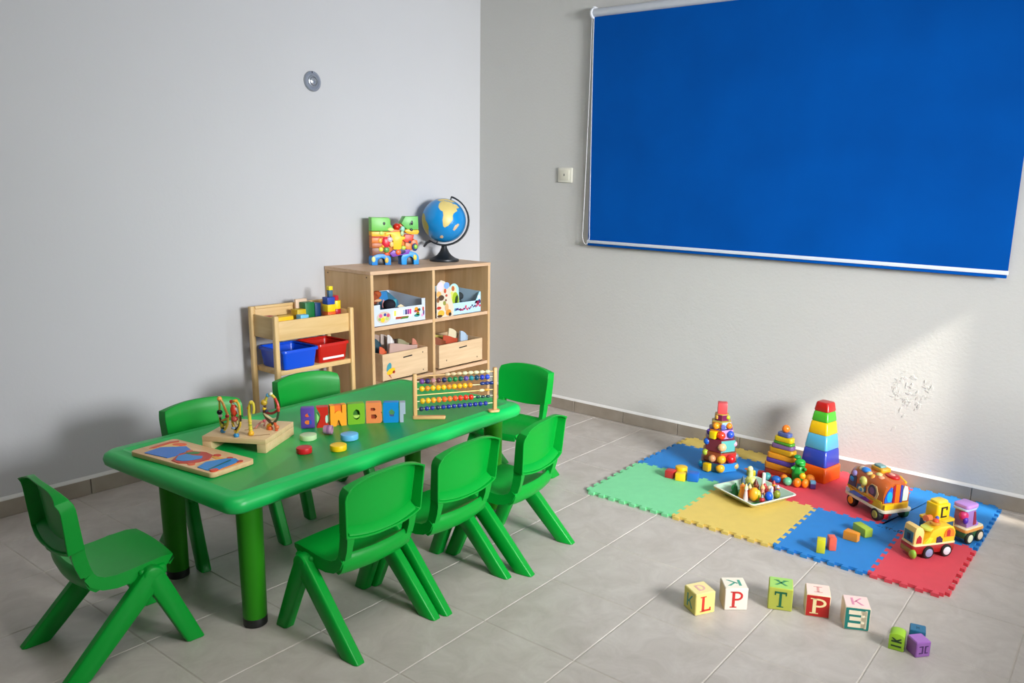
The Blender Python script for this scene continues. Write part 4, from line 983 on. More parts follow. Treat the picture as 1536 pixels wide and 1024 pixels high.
def abead(u, z, hx, sc=(1, 1, 1), r=.0096):
    k = (hx, sc, r)
    if k not in _bm:
        m = MB(); m.lathe([(.0022, -.0085), (.006, -.0078), (.0092, -.003), (.0096, 0), (.0092, .003), (.006, .0078), (.0022, .0085)], 14, Matrix.Diagonal((*[s * r / .0096 for s in sc], 1)) @ RY(pi / 2))
        o = obj('bead', m, pl(hx, .3), AB); _bm[k] = o
    else: o = _bm[k].copy(); COL.objects.link(o); o.parent = AB
    o.location = (-AL / 2 + u * AL, 0, z)
for i in range(8): abead(.40 + i * .072, .1575, '#cfc9a0' if i > 2 else '#c8ad84', (1.1, .75, .75))
for i, hx in enumerate(['#6a3f86', '#2a1f5a', '#b07a78', '#5a2f3a', '#1c2350', '#147048', '#1a7a3c', '#155c4c', '#5a4590', '#1c7a86', '#10405c', '#2234a8', '#2a49c2']): abead(.085 + i * .068, .137, hx, (1, 1, 1.05))
for i in range(10): abead(.085 + i * .066, .110, ('#efb51a', '#d98a20', '#f0b31c', '#f2a916')[i % 4], (1, 1, 1.1))
for i in range(3): abead(.84 + i * .058, .113, '#122a6a', (1.15, .7, .7))
for i in range(2): abead(.83 + i * .07, .087, '#c98f2a' if i else '#d9d3a0', (1.1, .6, .6))
for i, hx in enumerate(['#d2a81c', '#f0b01a', '#f29a1c', '#f0842a', '#e8601c', '#f0762a', '#e04a18', '#e03412', '#dd2a12', '#d0200e']): abead(.09 + i * .067, .064, hx, (1, 1, 1.15))
for i in range(3): abead(.78 + i * .065, .062, '#143a3a', (1, .6, .6))
for i in range(13): abead(.075 + i * .067, .035, '#1c2a8c' if i not in (0, 3) else '#1d3050', (.95, .9, .92))
# ------------------------------------------------------------------ foam play mat
MT = .012
def foam(hexc):
    m, N, L, P = base_mat('foam_' + hexc.strip('#')); P.inputs['Roughness'].default_value = .6; P.inputs['Specular IOR Level'].default_value = .3
    tc = N.new('ShaderNodeTexCoord'); wv = N.new('ShaderNodeTexWave'); wv.inputs['Scale'].default_value = 95; wv.bands_direction = 'X'
    L.new(tc.outputs['Object'], wv.inputs['Vector'])
    nz = N.new('ShaderNodeTexNoise'); nz.inputs['Scale'].default_value = 25; L.new(tc.outputs['Object'], nz.inputs['Vector'])
    mx = N.new('ShaderNodeMix'); mx.data_type = 'RGBA'; c = lin(hexc); mx.inputs[6].default_value = tuple(x * .93 for x in c[:3]) + (1,); mx.inputs[7].default_value = tuple(min(1, x * 1.05) for x in c[:3]) + (1,)
    L.new(nz.outputs['Fac'], mx.inputs[0]); L.new(mx.outputs[2], P.inputs['Base Color'])
    b = N.new('ShaderNodeBump'); b.inputs['Strength'].default_value = .5; b.inputs['Distance'].default_value = .0015
    L.new(wv.outputs['Fac'], b.inputs['Height']); L.new(b.outputs['Normal'], P.inputs['Normal'])
    return m
GAP = .0004
def teeth(a, b, amp, n=None, start=.35):
    """polyline from a to b with dovetail tabs standing out on its right-hand side"""
    a, b = Vector(a), Vector(b); d = b - a; L_ = d.length; d /= L_; nrm = Vector((d.y, -d.x))
    n = n or max(2, round(L_ / .052)); p = L_ / n; out = [a]
    for k in range(n):
        s = a + d * p * k
        for t, o in ((.32, 0), (.22, 1), (.78, 1), (.68, 0)): out.append(s + d * p * t + nrm * amp * o)
    out.append(b); return out
V2 = lambda x, y: (x, y)
Y0, Y1, Y2, Y3 = -.985, -.545, -.165, -.034
XA, XB, XC, XC2, XD, XD2, XE = 1.555, 1.965, 2.060, 2.392, 2.655, 2.738, 2.985
xr = lambda y: XE + .028 * (y - Y0)
A = .016
E = {}
def edge(k, a, b, amp=A): E[k] = teeth(a, b, amp)
# outer border (tabs outwards), then the seams
edge('f1', (XA, Y0), (XB, Y0)); edge('f2', (XB, Y0), (XC2, Y0)); edge('f3', (XC2, Y0), (XD2, Y0)); edge('f4', (XD2, Y0), (XE, Y0))
edge('r1', (xr(Y0), Y0), (xr(Y1), Y1)); edge('r2', (xr(Y1), Y1), (xr(Y3), Y3))
edge('b2', (xr(Y3), Y3), (XD, Y3)); edge('b1', (XD, Y3), (XC, Y3)); edge('b0', (XC, Y3), (XA - .01, Y3))
edge('l3', (XA - .01, Y3), (XA - .012, Y2)); edge('l2', (XA - .012, Y2), (XA - .012, Y1)); edge('l1', (XA - .012, Y1), (XA, Y0))
edge('gy', (XB, Y0), (XB, Y1)); edge('yb', (XC2, Y0), (XC2, Y1)); edge('br', (XD2, Y0), (XD2, Y1))
edge('gb', (XB, Y1), (XA - .012, Y1)); edge('yB', (XC, Y1), (XB, Y1)); edge('yR', (XC2, Y1), (XC, Y1)); edge('bR', (XD, Y1), (XC2, Y1)); edge('bB', (XD2, Y1), (XD, Y1)); edge('rB', (xr(Y1), Y1), (XD2, Y1))
edge('BR', (XC, Y1), (XC, Y2)); edge('RY', (XC, Y2), (XC, Y3)); edge('RB', (XD, Y1), (XD, Y3)); edge('BY', (XC, Y2), (XA - .012, Y2))
def chain(*ks):
    out = []
    for k in ks:
        e = E[k.strip('-')]; e = e[::-1] if k.startswith('-') else e
        out += [tuple(p) for p in e[:-1]]
    return out
def shrink(poly, g):
    n = len(poly); out = []
    for i in range(n):
        a, b, c = Vector(poly[i-1]), Vector(poly[i]), Vector(poly[(i+1) % n])
        d1 = (b - a).normalized(); d2 = (c - b).normalized(); n1 = Vector((-d1.y, d1.x)); n2 = Vector((-d2.y, d2.x)); v = n1 + n2
        v = v.normalized() if v.length > 1e-6 else n1
        out.append(b + v * g / max(.5, v.dot(n1)))
    return [tuple(p) for p in out]
FG, FY, FB, FR = foam('#7fd59a'), foam('#dfc367'), foam('#2a84d0'), foam('#e04c5a')
def mat_tile(ks, mat, label):
    poly = shrink(chain(*ks), GAP); c = (sum(p[0] for p in poly) / len(poly), sum(p[1] for p in poly) / len(poly))
    m = MB(); m.prism([(p[0] - c[0], p[1] - c[1]) for p in poly], 0, MT)
    o = obj('foam_mat_tile', m, mat, None, (*c, .0003), smooth=False); return tag(o, label, 'play mat tile', 'interlocking foam mat tiles')
mat_tile(('f1', 'gy', 'gb', 'l1'), FG, 'green foam mat tile at the front left corner of the play mat')
mat_tile(('f2', 'yb', 'yR', 'yB', '-gy'), FY, 'yellow foam mat tile in the front row under the tray of figures')
BF_ = mat_tile(('f3', 'br', 'bB', 'bR', '-yb'), FB, 'blue foam mat tile in the front row between yellow and red')
mat_tile(('f4', 'r1', 'rB', '-br'), FR, 'red foam mat tile at the front right corner of the play mat')
mat_tile(('-gb', '-yB', 'BR', 'BY', 'l2'), FB, 'blue foam mat tile at the left of the mat under the ball-studded tower')
mat_tile(('-yR', '-bR', 'RB', 'b1', '-RY', '-BR'), FR, 'red foam mat tile in the back row under the six-cup tower')
BR_ = mat_tile(('-bB', '-rB', 'r2', 'b2', '-RB'), FB, 'blue foam mat tile at the back right corner of the play mat')
mat_tile(('-BY', 'RY', 'b0', 'l3'), FY, 'yellow foam mat strip at the back left corner against the wall')
# small dark print along the edge of the blue tile
m = MB(); cx_, cy_ = BF_.location.x, BF_.location.y
px = 2.655
for k, (w_, parts) in enumerate([(.012, [(0, .4, 1, .55)]), (.010, [(.2, .3, .6, .5)]), (.014, [(0, .8, 1, 1), (.4, 0, .6, 1)]), (.014, [(0, 0, .25, 1), (.25, .8, .8, 1)]), (.010, [(0, 0, 1, .3)]), (.016, [(0, 0, .2, 1), (.8, 0, 1, 1), (0, .8, 1, 1), (0, 0, 1, .2)])]):
    for x0, y0, x1, y1 in parts: m.box((px + (x0 + x1) / 2 * w_ - cx_, -.574 + (y0 + y1) / 2 * .018 - cy_, MT + .0001), ((x1 - x0) * w_, (y1 - y0) * .020, .0006))
    px += w_ + .0035
o = obj('printed_mark', m, pl('#0c2248', .6), BF_, smooth=False); o['label'] = 'small dark printed characters'
# ------------------------------------------------------------------ toys on the mat
ZM = MT + .0006
def child(parent, name, m, hexc, rough=.35, loc=(0, 0, 0), bevel=0, lab=None, **kw):
    o = obj(name, m, pl(hexc, rough, **kw), parent, loc, bevel=bevel)
    if lab: o['label'] = lab
    return o
def solid(name, lab, cat, group, loc, hexc, kind, dim, rz=0, rot=None, rough=.35):
    m = MB()
    if kind == 'box': m.box((0, 0, dim[2] / 2), dim, bev=min(dim) * .08)
    elif kind == 'ball': m.sphere((0, 0, dim[2]), 1, dim, 18)
    elif kind == 'cyl': m.disc((0, 0, 0), dim[0], dim[1], 24, None, min(dim) * .1)
    elif kind == 'prism': m.prism(dim[0], 0, dim[1], bev=.002)
    o = obj(name, m, pl(hexc, rough), None, loc, rz, rot=rot); return tag(o, lab, cat, group)

# tower studded with balls
TA = thing('stacking_tower', 'tiered stacking tower studded with coloured balls and cubes, on the blue tile', 'stacking toy', (1.862, -.352, ZM), radians(58))
hexa = lambda r, ph=0: [(r * cos(radians(60 * i + ph)), r * sin(radians(60 * i + ph))) for i in range(6)]
z = 0
tiers = [(.094, .046, ['#5a1f3c', '#23606a', '#6a1f3c', '#1f4f5c', '#2a80c0', '#1b7f86']), (.086, .046, ['#7d3a1f', '#8e3a24', '#b8602e', '#8e4426', '#b8302a', '#c8603a']), (.078, .060, ['#6c1d33', '#8a3a2a', '#8a4a2a', '#701d33', '#58a9a4', '#1d8a7c']),
         (.062, .046, ['#5a3078', '#a04a2a', '#5a3078', '#b8702a', '#c58ab8', '#c88ab0']), (.050, .034, ['#a89a4a', '#9a8a40', '#b09a70', '#b87a30', '#8fb8cc', '#d88aa0']), (.036, .032, ['#b09040', '#2d7a5a', '#c0a040', '#6a1044', '#6a1044', '#5a9a86'])]
for k, (r, h, cols) in enumerate(tiers):
    m = MB(); m.prism(hexa(r * .97), z, z + h, bev=.003); child(TA, 'tier', m, cols[0])
    pts = hexa(r, 0)
    for i in range(6):
        a, b = Vector(pts[i]), Vector(pts[(i+1) % 6]); n = ((a + b) / 2).normalized(); s = (b - a) * .03
        m = MB(); q = [a + s - n * .006, b - s - n * .006, b - s + n * .0006, a + s + n * .0006]
        m.prism([tuple(p) for p in q], z + .003, z + h - .003); child(TA, 'tier_panel', m, cols[i])
    z += h
# camera-facing side of the tower is around local -100 deg; studs given as (tier, bearing, dz, radius, colour, cube?)
studs = [(0, -158, .024, .019, '#2f93b8', 0), (0, -128, .022, .019, '#e6b40e', 1), (0, -88, .0225, .021, '#efae1c', 0), (0, -28, .024, .016, '#d1a860', 0), (0, 100, .022, .018, '#3f93b8', 0), (0, 40, .022, .018, '#c94f2a', 0),
         (1, -150, .036, .016, '#a6b436', 0), (1, -115, .020, .017, '#c98a5c', 0), (1, -85, .018, .021, '#d9a422', 0), (1, -55, .020, .021, '#c40f18', 0), (1, -20, .022, .015, '#6e8088', 0), (1, 60, .022, .018, '#e0b020', 0), (1, 140, .022, .017, '#3a7ab0', 0),
         (2, -152, .042, .017, '#1c56b4', 0), (2, -85, .028, .020, '#efb27e', 0), (2, -25, .036, .014, '#dca0b4', 0), (2, 70, .03, .018, '#2a9a5a', 0), (2, 150, .03, .017, '#e8c21a', 0),
         (3, -160, .024, .015, '#5a3aa0', 0), (3, -125, .020, .018, '#e8c00e', 1), (3, -90, .020, .020, '#d93a20', 0), (3, -45, .024, .018, '#2c50c0', 0), (3, 60, .022, .016, '#d8a020', 0),
         (4, -120, .016, .016, '#f0921a', 0), (4, -82, .012, .012, '#5a60a8', 1), (4, -45, .016, .015, '#f07f1c', 0), (4, -100, -.010, .011, '#c0b81c', 0), (4, 80, .016, .014, '#2a7ab0', 0),
         (5, -140, .018, .009, '#c0903a', 1), (5, -35, .018, .010, '#b4d030', 0)]
ZT = [0]
for r, h, c in tiers: ZT.append(ZT[-1] + h)
for k, b, dz, r, hx, cube in studs:
    ap_ = tiers[k][0] * cos(pi / 6); bb = radians(b - 30); rad = ap_ / max(cos(((bb + pi/6) % (pi/3)) - pi/6), .5)
    p = Vector((cos(bb), sin(bb))) * (rad + r * .15); m = MB()
    if cube: m.box((p.x, p.y, ZT[k] + dz), (r * 1.5, r * 1.7, r * 1.9), RZ(bb), .002)
    else: m.sphere((p.x, p.y, ZT[k] + dz), r, (1, 1, 1), 16)
    child(TA, 'stud_cube' if cube else 'stud_ball', m, hx, .28)
m = MB(); m.box((0, 0, z + .026), (.044, .044, .052), RZ(radians(-30)), .003); child(TA, 'top_cube', m, '#cf474a', .4)

# tower of flat planks
PB = thing('plank_tower', 'pyramid of flat coloured planks topped by an orange bead, on the red tile', 'stacking toy', (2.128, -.262, ZM), radians(-10))
z = .0; specs = [('#a03a1e', .140, .026), ('#d98a1c', .148, .030), ('#5f47a6', .140, .022), ('#e69a22', .134, .026), ('#c9960f', .128, .026), ('#7a5a86', .108, .020), ('#4f9426', .100, .013), ('#d2b50f', .090, .024), ('#4f5f9a', .066, .020)]
for k, (hx, L_, h) in enumerate(specs):
    wv = .060 - .003 * k; m = MB(); m.prism(rrect(-L_ / 2, -wv / 2, L_ / 2, wv / 2, wv * .32, 6), z, z + h - .0008, T(.012 * min(1, k / 6), 0, 0) @ RZ(radians((-2, 3, 0, 4, -2, 3, -3, 2, -4)[k])), bev=.004)
    child(PB, 'plank', m, hx, .4); z += h
m = MB(); m.sphere((.015, 0, z + .017), .0185, (1, 1, 1), 18); child(PB, 'top_bead', m, '#e6791c', .35)
# six-cup tower
CUPS = thing('cup_tower', 'tall tower of six square nesting cups from orange up to red, by the wall', 'stacking toy', (2.283, -.172, ZM), radians(-12))
z = 0
for hx, wb, wt, h, lab in (('#f4620c', .140, .134, .071, 'orange bottom cup'), ('#2f45b4', .128, .114, .075, 'dark blue cup'), ('#57b3dc', .114, .098, .068, 'light blue cup'), ('#f7c608', .098, .084, .058, 'yellow cup'), ('#4cba2a', .084, .072, .046, 'green cup'), ('#b8140f', .074, .062, .042, 'red top cup')):
    m = MB(); rr = .010
    def sq(w_, zz): return [(x, y, zz) for x, y in rrect(-w_ / 2, -w_ / 2, w_ / 2, w_ / 2, .010, 5)]
    m.loft([sq(wb - .004, z + .0004), sq(wb, z + .004), sq(wt + .002, z + h - .006), sq(wt - .004, z + h - .001), sq(wt - .010, z + h)]); child(CUPS, 'cup', m, hx, .3, lab=lab, coat=.2); z += h
# little things round the plank tower
gq = 'small toys round the plank tower'
DN = thing('dragon_figure', 'small green standing dragon figure between the plank tower and the cup tower', 'figure', (2.231, -.304, ZM), radians(20), gq)
m = MB(); m.loft([[(r * cos(a) , r * .85 * sin(a), zz) for a in [2*pi*i/14 for i in range(14)]] for r, zz in ((.020, .012), (.027, .016), (.029, .04), (.024, .066), (.019, .082), (.012, .087))]); child(DN, 'body', m, '#1f9a34')
m = MB(); m.sphere((.004, -.010, .098), .021, (1.15, 1.0, .8), 16); m.sphere((.012, -.026, .093), .012, (1.3, 1.1, .8), 14); child(DN, 'head', m, '#23a63c')
m = MB(); m.sphere((-.010, .006, .117), .013, (1.3, 1, .8), 12); child(DN, 'crest', m, '#168a42')
for s in (-1, 1):
    m = MB(); m.tube([(s * .02, -.004, .070), (s * .028, -.016, .066), (s * .029, -.028, .074)], [.008, .007, .005], 8); child(DN, 'arm', m, '#23a63c')
    m = MB(); m.sphere((s * .014, -.006, .0075), .014, (1, 1.3, .55), 12); child(DN, 'foot', m, '#2c5a20')
def lil(lab, loc, hx, kind, dim, rz=0, name='toy_piece', cat='toy'): return solid(name, lab, cat, gq, (loc[0], loc[1], ZM), hx, kind, dim, rz)
lil('yellow-green half-round piece at the left foot of the plank tower', (2.032, -.352), '#c2b81e', 'prism', (arc(0, 0, .026, 0, 180, 10), .030), 2.6)
lil('dark red wedge beside the yellow-green half-round piece', (2.073, -.352), '#8e1f22', 'box', (.026, .026, .030), .2)
lil('teal ball at the front foot of the plank tower', (2.112, -.372), '#3f9a96', 'ball', (.019, .019, .019), name='toy_ball')
lil('blue egg-shaped piece next to the teal ball', (2.157, -.376), '#1a5fb0', 'ball', (.022, .016, .017), .2)
lil('mint green ball in front of the dragon figure', (2.209, -.372), '#62b98a', 'ball', (.020, .020, .019), name='toy_ball')
lil('orange bead behind the mint ball at the plank tower', (2.182, -.346), '#e8801e', 'ball', (.017, .017, .019), name='toy_ball')
lil('orange bean-shaped piece in front of the dragon, left of a pair', (2.250, -.365), '#ef7d12', 'ball', (.018, .020, .021))
lil('orange bean-shaped piece in front of the dragon, right of a pair', (2.282, -.352), '#f08a1a', 'ball', (.015, .019, .021))
lil('small yellow bead at the feet of the dragon', (2.266, -.346), '#efb61a', 'ball', (.014, .013, .014), name='toy_ball').location.z = ZM + .0360
lil('orange round lump at the left corner of the cup tower', (2.283, -.294), '#f28416', 'ball', (.023, .020, .023))
lil('small purple and blue cube at the corner of the cup tower', (2.310, -.333), '#4a2f6e', 'box', (.024, .024, .022), .5, 'toy_block', 'block')
lil('pale blue cap on the small purple cube', (2.310, -.333), '#6fb2d8', 'box', (.023, .023, .012), .5, 'toy_block', 'block').location.z = ZM + .0223
# loose blocks near the ball tower
gb = 'loose blocks in front of the ball-studded tower'
solid('toy_block', 'red cube at the left of the loose blocks by the ball-studded tower', 'block', gb, (1.752, -.618, ZM), '#bb2a2e', 'box', (.042, .042, .034), .15)
solid('toy_block', 'yellow cube in the middle of the loose blocks on the green tile', 'block', gb, (1.806, -.622, ZM), '#eec31c', 'box', (.044, .036, .034), .30)
solid('toy_block', 'blue cube at the right of the loose blocks by the ball-studded tower', 'block', gb, (1.852, -.590, ZM), '#1f62bc', 'box', (.050, .044, .038), .30)
solid('toy_cylinder', 'yellow round block with an orange side behind the other loose blocks', 'block', gb, (1.778, -.566, ZM), '#e8b80c', 'cyl', (.028, .042))
solid('toy_block', 'lime yellow upright block at the front of the blue tile', 'block', 'loose blocks on the blue front tile', (2.555, -.936, ZM), '#c8c322', 'box', (.030, .036, .050), .30)
solid('toy_block', 'coral red upright block leaning beside the lime yellow one', 'block', 'loose blocks on the blue front tile', (2.578, -.887, ZM), '#dc5a44', 'box', (.026, .040, .048), .55)
solid('toy_block', 'orange wedge block in the middle of the blue front tile', 'block', 'loose blocks on the blue front tile', (2.612, -.758, ZM), '#e28d22', 'prism', ([(-.026, -.018), (.026, -.018), (.030, .004), (-.022, .018)], .034), -.04)
solid('toy_block', 'lime green block lying behind the orange wedge', 'block', 'loose blocks on the blue front tile', (2.630, -.680, ZM), '#a5bf3c', 'box', (.074, .036, .034), -.62)

# tray of figures
TR = thing('serving_tray', 'square white-rimmed tray with a green inside, holding small figures on the yellow tile', 'tray', (2.150, -.602, ZM), radians(-23))
def sqr(w_, zz, r=.012): return [(x, y, zz) for x, y in rrect(-w_ / 2, -w_ / 2, w_ / 2, w_ / 2, r, 4)]
m = MB(); m.loft([sqr(.17, 0), sqr(.176, .0012), sqr(.246, .030, .016), sqr(.254, .0315, .018), sqr(.254, .034, .018), sqr(.240, .0345, .016)], cap=False); m._face([m.bm.verts.new(p) for p in sqr(.17, 0)][::-1])
child(TR, 'tray_rim', m, '#d9ddd0', .3)
m = MB(); m.loft([sqr(.240, .0345, .016), sqr(.170, .0042)], cap=False); m._face([m.bm.verts.new(p) for p in sqr(.170, .0042)]); child(TR, 'tray_inside', m, '#a9c7ad', .35)
for s in (-1, 1):
    m = MB(); d = s * .086; m.box((d, 0, .0052), (.003, .16, .0016)); child(TR, 'green_border', m, '#159a48')
m = MB(); m.prism([(.05, -.080), (.082, -.080), (.082, -.02), (.06, -.03)], .0043, .006); m.prism([(-.082, -.075), (-.055, -.06), (-.05, .0), (-.082, .03)], .0043, .006); child(TR, 'green_print', m, '#129a44')
TRM = Matrix.LocRotScale(TR.location, TR.rotation_euler, None)
gf = 'small figures in the tray'
FIGS = []
def fig(lab, x, y, parts, name='toy_figure', cat='figure', rz=0):
    x -= .03 * max(0, -y / .08)
    FIGS.append([lab, (x - y) * .74, (x + y) * .74, parts, name, cat, rz])
FS = 1.12
def reach(part):
    nm, kind, c, dim, hx = part
    r = {'ball': max(dim[0], dim[1]), 'box': math.hypot(dim[0], dim[1]) / 2, 'cone': dim[0]}[kind]
    return math.hypot(c[0], c[1]) + r
def place_figs():
    R = [max(reach(p) for p in f[3]) * FS for f in FIGS]
    for it in range(600):                      # settle the figures so that none stands in another
        for a in range(len(FIGS)):
            for b in range(a):
                dx, dy = FIGS[a][1] - FIGS[b][1], FIGS[a][2] - FIGS[b][2]; d = math.hypot(dx, dy) or 1e-6; o = R[a] + R[b] + .0004 - d
                if o > 0:
                    FIGS[a][1] += dx / d * o * .3; FIGS[a][2] += dy / d * o * .3; FIGS[b][1] -= dx / d * o * .3; FIGS[b][2] -= dy / d * o * .3
        for k, f in enumerate(FIGS):
            lim = .097 - R[k] * .9; f[1] = max(-lim, min(lim, f[1])); f[2] = max(-lim, min(lim, f[2]))
    for lab, x, y, parts, name, cat, rz in FIGS:
        ov = max(0, max(abs(x), abs(y)) + .012 - .085)
        t = thing(name, lab, cat, TRM @ Vector((x, y, .0066 + ov * .75)), rz, gf)
        for nm, kind, c, dim, hx in parts:
            c = tuple(v * FS for v in c); dim = tuple(v * FS for v in dim); m = MB()
            if kind == 'ball': m.sphere(c, 1, dim, 12)
            elif kind == 'box': m.box(c, dim, bev=min(dim) * .1)
            else: m.lathe([(dim[0], c[2]), (dim[0] * .95, c[2] + dim[2] * .15), (dim[1], c[2] + dim[2])], 14, T(c[0], c[1], 0))
            child(t, nm, m, hx, .4)
def person(lab, x, y, body, head, hat, h=.045, r=.012): return fig(lab, x, y, [('body', 'cone', (0, 0, 0), (r, r * .55, h * .62), body), ('head', 'ball', (0, 0, h * .72), (r * .68,) * 3, head), ('hat', 'cone', (0, 0, h * .78), (r * .72, r * .1, h * .3), hat)])
fig('pale yellow duck with an orange beak standing tallest in the tray', -.018, .070, [('body', 'ball', (0, 0, .030), (.024, .018, .030), '#c9c46a'), ('neck', 'cone', (-.002, 0, .045), (.011, .008, .034), '#d8d88a'), ('head', 'ball', (-.005, 0, .085), (.011, .010, .011), '#e2dfa2'), ('beak', 'ball', (-.019, -.002, .082), (.009, .004, .0032), '#e0662a'), ('wing', 'ball', (.002, -.017, .030), (.015, .006, .018), '#b4b04c'), ('tail', 'ball', (-.022, .0, .022), (.014, .010, .006), '#e3a24a')], 'toy_duck', 'toy duck', radians(8))
fig('slim white post-shaped figure beside the duck in the tray', .014, .072, [('body', 'cone', (0, 0, 0), (.009, .006, .064), '#e9e6e4')])
fig('dark green tree piece in the left corner of the tray', -.060, -.008, [('crown', 'cone', (0, 0, 0), (.014, .002, .046), '#1c6a34')], 'toy_tree', 'toy')
fig('bright green ball piece in the left corner of the tray', -.078, .016, [('body', 'ball', (0, 0, .013), (.013, .013, .013), '#2faa5a')], 'toy_ball', 'toy')
person('slate-hatted figure standing behind the yellow dress in the tray', -.040, .020, '#6a8a9a', '#5a6f7c', '#3f5a68', .064)
person('figure in a yellow dress near the left rim of the tray', -.040, -.020, '#e3b51a', '#8a6a3a', '#c8a420', .050, .015)
fig('large orange standing slab figure near the left rim of the tray', -.022, -.048, [('body', 'box', (0, 0, .028), (.020, .026, .056), '#e8801a')], rz=.4)
person('white and pink figure left of the orange egg in the tray', .002, -.068, '#d8b8b4', '#e6d8d0', '#c8d8a0', .062, .010)
fig('orange egg-shaped figure with a yellow edge at the near corner of the tray', .030, -.058, [('body', 'ball', (0, 0, .027), (.020, .020, .027), '#f0a01c'), ('edge', 'ball', (.013, .004, .024), (.012, .012, .022), '#c8cc3c')])
person('brown standing figure in the middle of the tray', .004, .004, '#6a2d1a', '#7a3a22', '#5a2414', .066, .013)
person('white and orange figure in front of the brown one in the tray', -.010, -.016, '#d8602a', '#e0d8a8', '#d8c27a', .050, .012)
person('grey-blue figure at the back left of the tray', -.022, .038, '#c88a5a', '#6a93a8', '#4a7a90', .044, .013)
person('rust-haired figure in front of the duck in the tray', .010, .034, '#a8502a', '#b04a26', '#8a3a20', .044, .012)
fig('red roof-shaped piece at the back of the tray', .044, .046, [('body', 'cone', (0, 0, 0), (.022, .004, .040), '#c41a22')], 'toy_roof', 'toy')
person('peach figure in the middle right of the tray', .026, .004, '#e0a468', '#e6b88a', '#dca868', .046, .014)
fig('peach star-headed figure at the right of the tray', .052, .010, [('body', 'cone', (0, 0, 0), (.014, .007, .030), '#d8b0a0'), ('head', 'ball', (0, 0, .036), (.013, .008, .010), '#efd8b8')])
person('pink and brown figure behind the blue one in the tray', .040, -.022, '#c07a80', '#d8a08a', '#b06a5a', .038, .011)
fig('bright blue rock-shaped piece at the right front of the tray', .063, -.046, [('body', 'ball', (0, 0, .018), (.016, .014, .019), '#1a5ad8')], 'toy_rock', 'toy')
person('pale lilac figure behind the olive ball in the tray', .066, -.012, '#b8c8a8', '#c0b8dc', '#9aa8d0', .046, .011)
fig('olive green round piece near the right corner of the tray', .082, .006, [('body', 'ball', (0, 0, .016), (.013, .013, .017), '#8a8f22')], 'toy_ball', 'toy')
person('purple figure at the right corner of the tray', .080, .036, '#3f2a86', '#e08a3a', '#c8b8d8', .034, .010)
person('dark red and yellow figure at the back right rim of the tray', .066, .058, '#a8201c', '#d8b02a', '#b02a24', .044, .011)
fig('small dark green piece between the orange egg and the blue rock', .048, -.068 + .014, [('body', 'ball', (0, 0, .010), (.008, .008, .011), '#3a7a30')], 'toy_ball', 'toy')
fig('crimson piece with a grey tip at the nearest corner of the tray', .056, -.0765, [('body', 'ball', (0, 0, .010), (.011, .011, .011), '#a81c28'), ('tip', 'cone', (0, 0, .016), (.006, .003, .014), '#8a9aa0')], 'toy_piece', 'toy')

place_figs()
# toy bus
BUS = thing('toy_bus', 'chunky multicoloured toy bus on black wheels, on the red and blue tiles', 'toy vehicle', (2.607, -.412, ZM), radians(-35.5))
def sect(x, pts): return [(x, y, zz) for y, zz in pts]
bx = .115; by = .068
m = MB(); m.prism(rrect(-bx - .008, -by - .006, bx + .012, by + .006, .022, 5), .042, .054, bev=.003); child(BUS, 'bumper', m, '#d9d0b4', .35)
m = MB(); m.prism(rrect(-bx, -by, bx, by, .020, 5), .053, .078, bev=.003); child(BUS, 'lower_body', m, '#d9a516')
def roundtop(w_, z0, z1): return [(w_, z0), (w_, z1 - .046)] + arc(w_ - .040, z1 - .046, .040, 0, 90, 6, .046) + arc(-w_ + .040, z1 - .046, .040, 90, 180, 6, .046) + [(-w_, z0)]
secs = []
for x, k, zt in ((-bx + .002, .86, .150), (-bx + .016, .96, .166), (-bx + .045, 1, .174), (.04, 1, .172), (bx - .024, .97, .166), (bx - .008, .92, .156)):
    secs.append(sect(x, roundtop(by * k, .076, zt)))
m = MB(); m.loft(secs); child(BUS, 'upper_body', m, '#b4561e', .3, coat=.3)
def patch(name, poly, hx, side=-1, out=.0012, th=.002):
    """panel on the long side (side -1 / +1) in (x, z)"""
    m = MB(); m.prism(poly, 0, th, T(0, side * (by + out - .0006), 0) @ RX(pi / 2)); return child(BUS, name, m, hx, .3)
def fpatch(name, poly, hx, out=0):
    """panel on the front in (y, z)"""
    m = MB(); m.prism(poly, 0, .003, T(bx - .008 + out, 0, 0) @ RZ(pi / 2) @ RX(pi / 2)); return child(BUS, name, m, hx, .3)
patch('rear_window', [(-.104, .082), (-.055, .080), (-.052, .135), (-.068, .140), (-.096, .132)], '#27465e'); patch('window_sill', [(-.118 + .012, .080), (.108, .080), (.108, .088), (-.105, .088)], '#e0b81c')
patch('side_stripe', [(-.10, .056), (-.02, .056), (.02, .070), (-.06, .074)], '#2a72c4'); patch('side_stripe', [(-.03, .056), (.03, .056), (.05, .066), (.01, .074)], '#6a3a9a'); patch('side_stripe', [(.025, .056), (.05, .056), (.06, .072), (.04, .074)], '#d84a24'); patch('side_stripe', [(-.112, .056), (-.085, .056), (-.09, .072), (-.112, .072)], '#b8cfe0')
patch('side_panel', [(-.05, .082), (.0, .082), (.01, .10), (.0, .118), (-.045, .11)], '#1f6a84'); patch('side_panel', [(.015, .084), (.075, .084), (.085, .11), (.07, .140), (.04, .140), (.018, .118)], '#d4b47a'); patch('side_window', ell(.048, .112, .024, .026), '#28344e', out=.002); patch('side_panel', [(.028, .084), (.068, .086), (.060, .094), (.03, .096)], '#ef8a34', out=.0024); patch('side_panel', ell(.048, .114, .014, .014), '#6b4d78', out=.0034)
def knob(x, y, zz, r, hx, sc=(1, 1, 1), nm='knob'): m = MB(); m.sphere((x, y, zz), r, sc, 14); return child(BUS, nm, m, hx, .28)
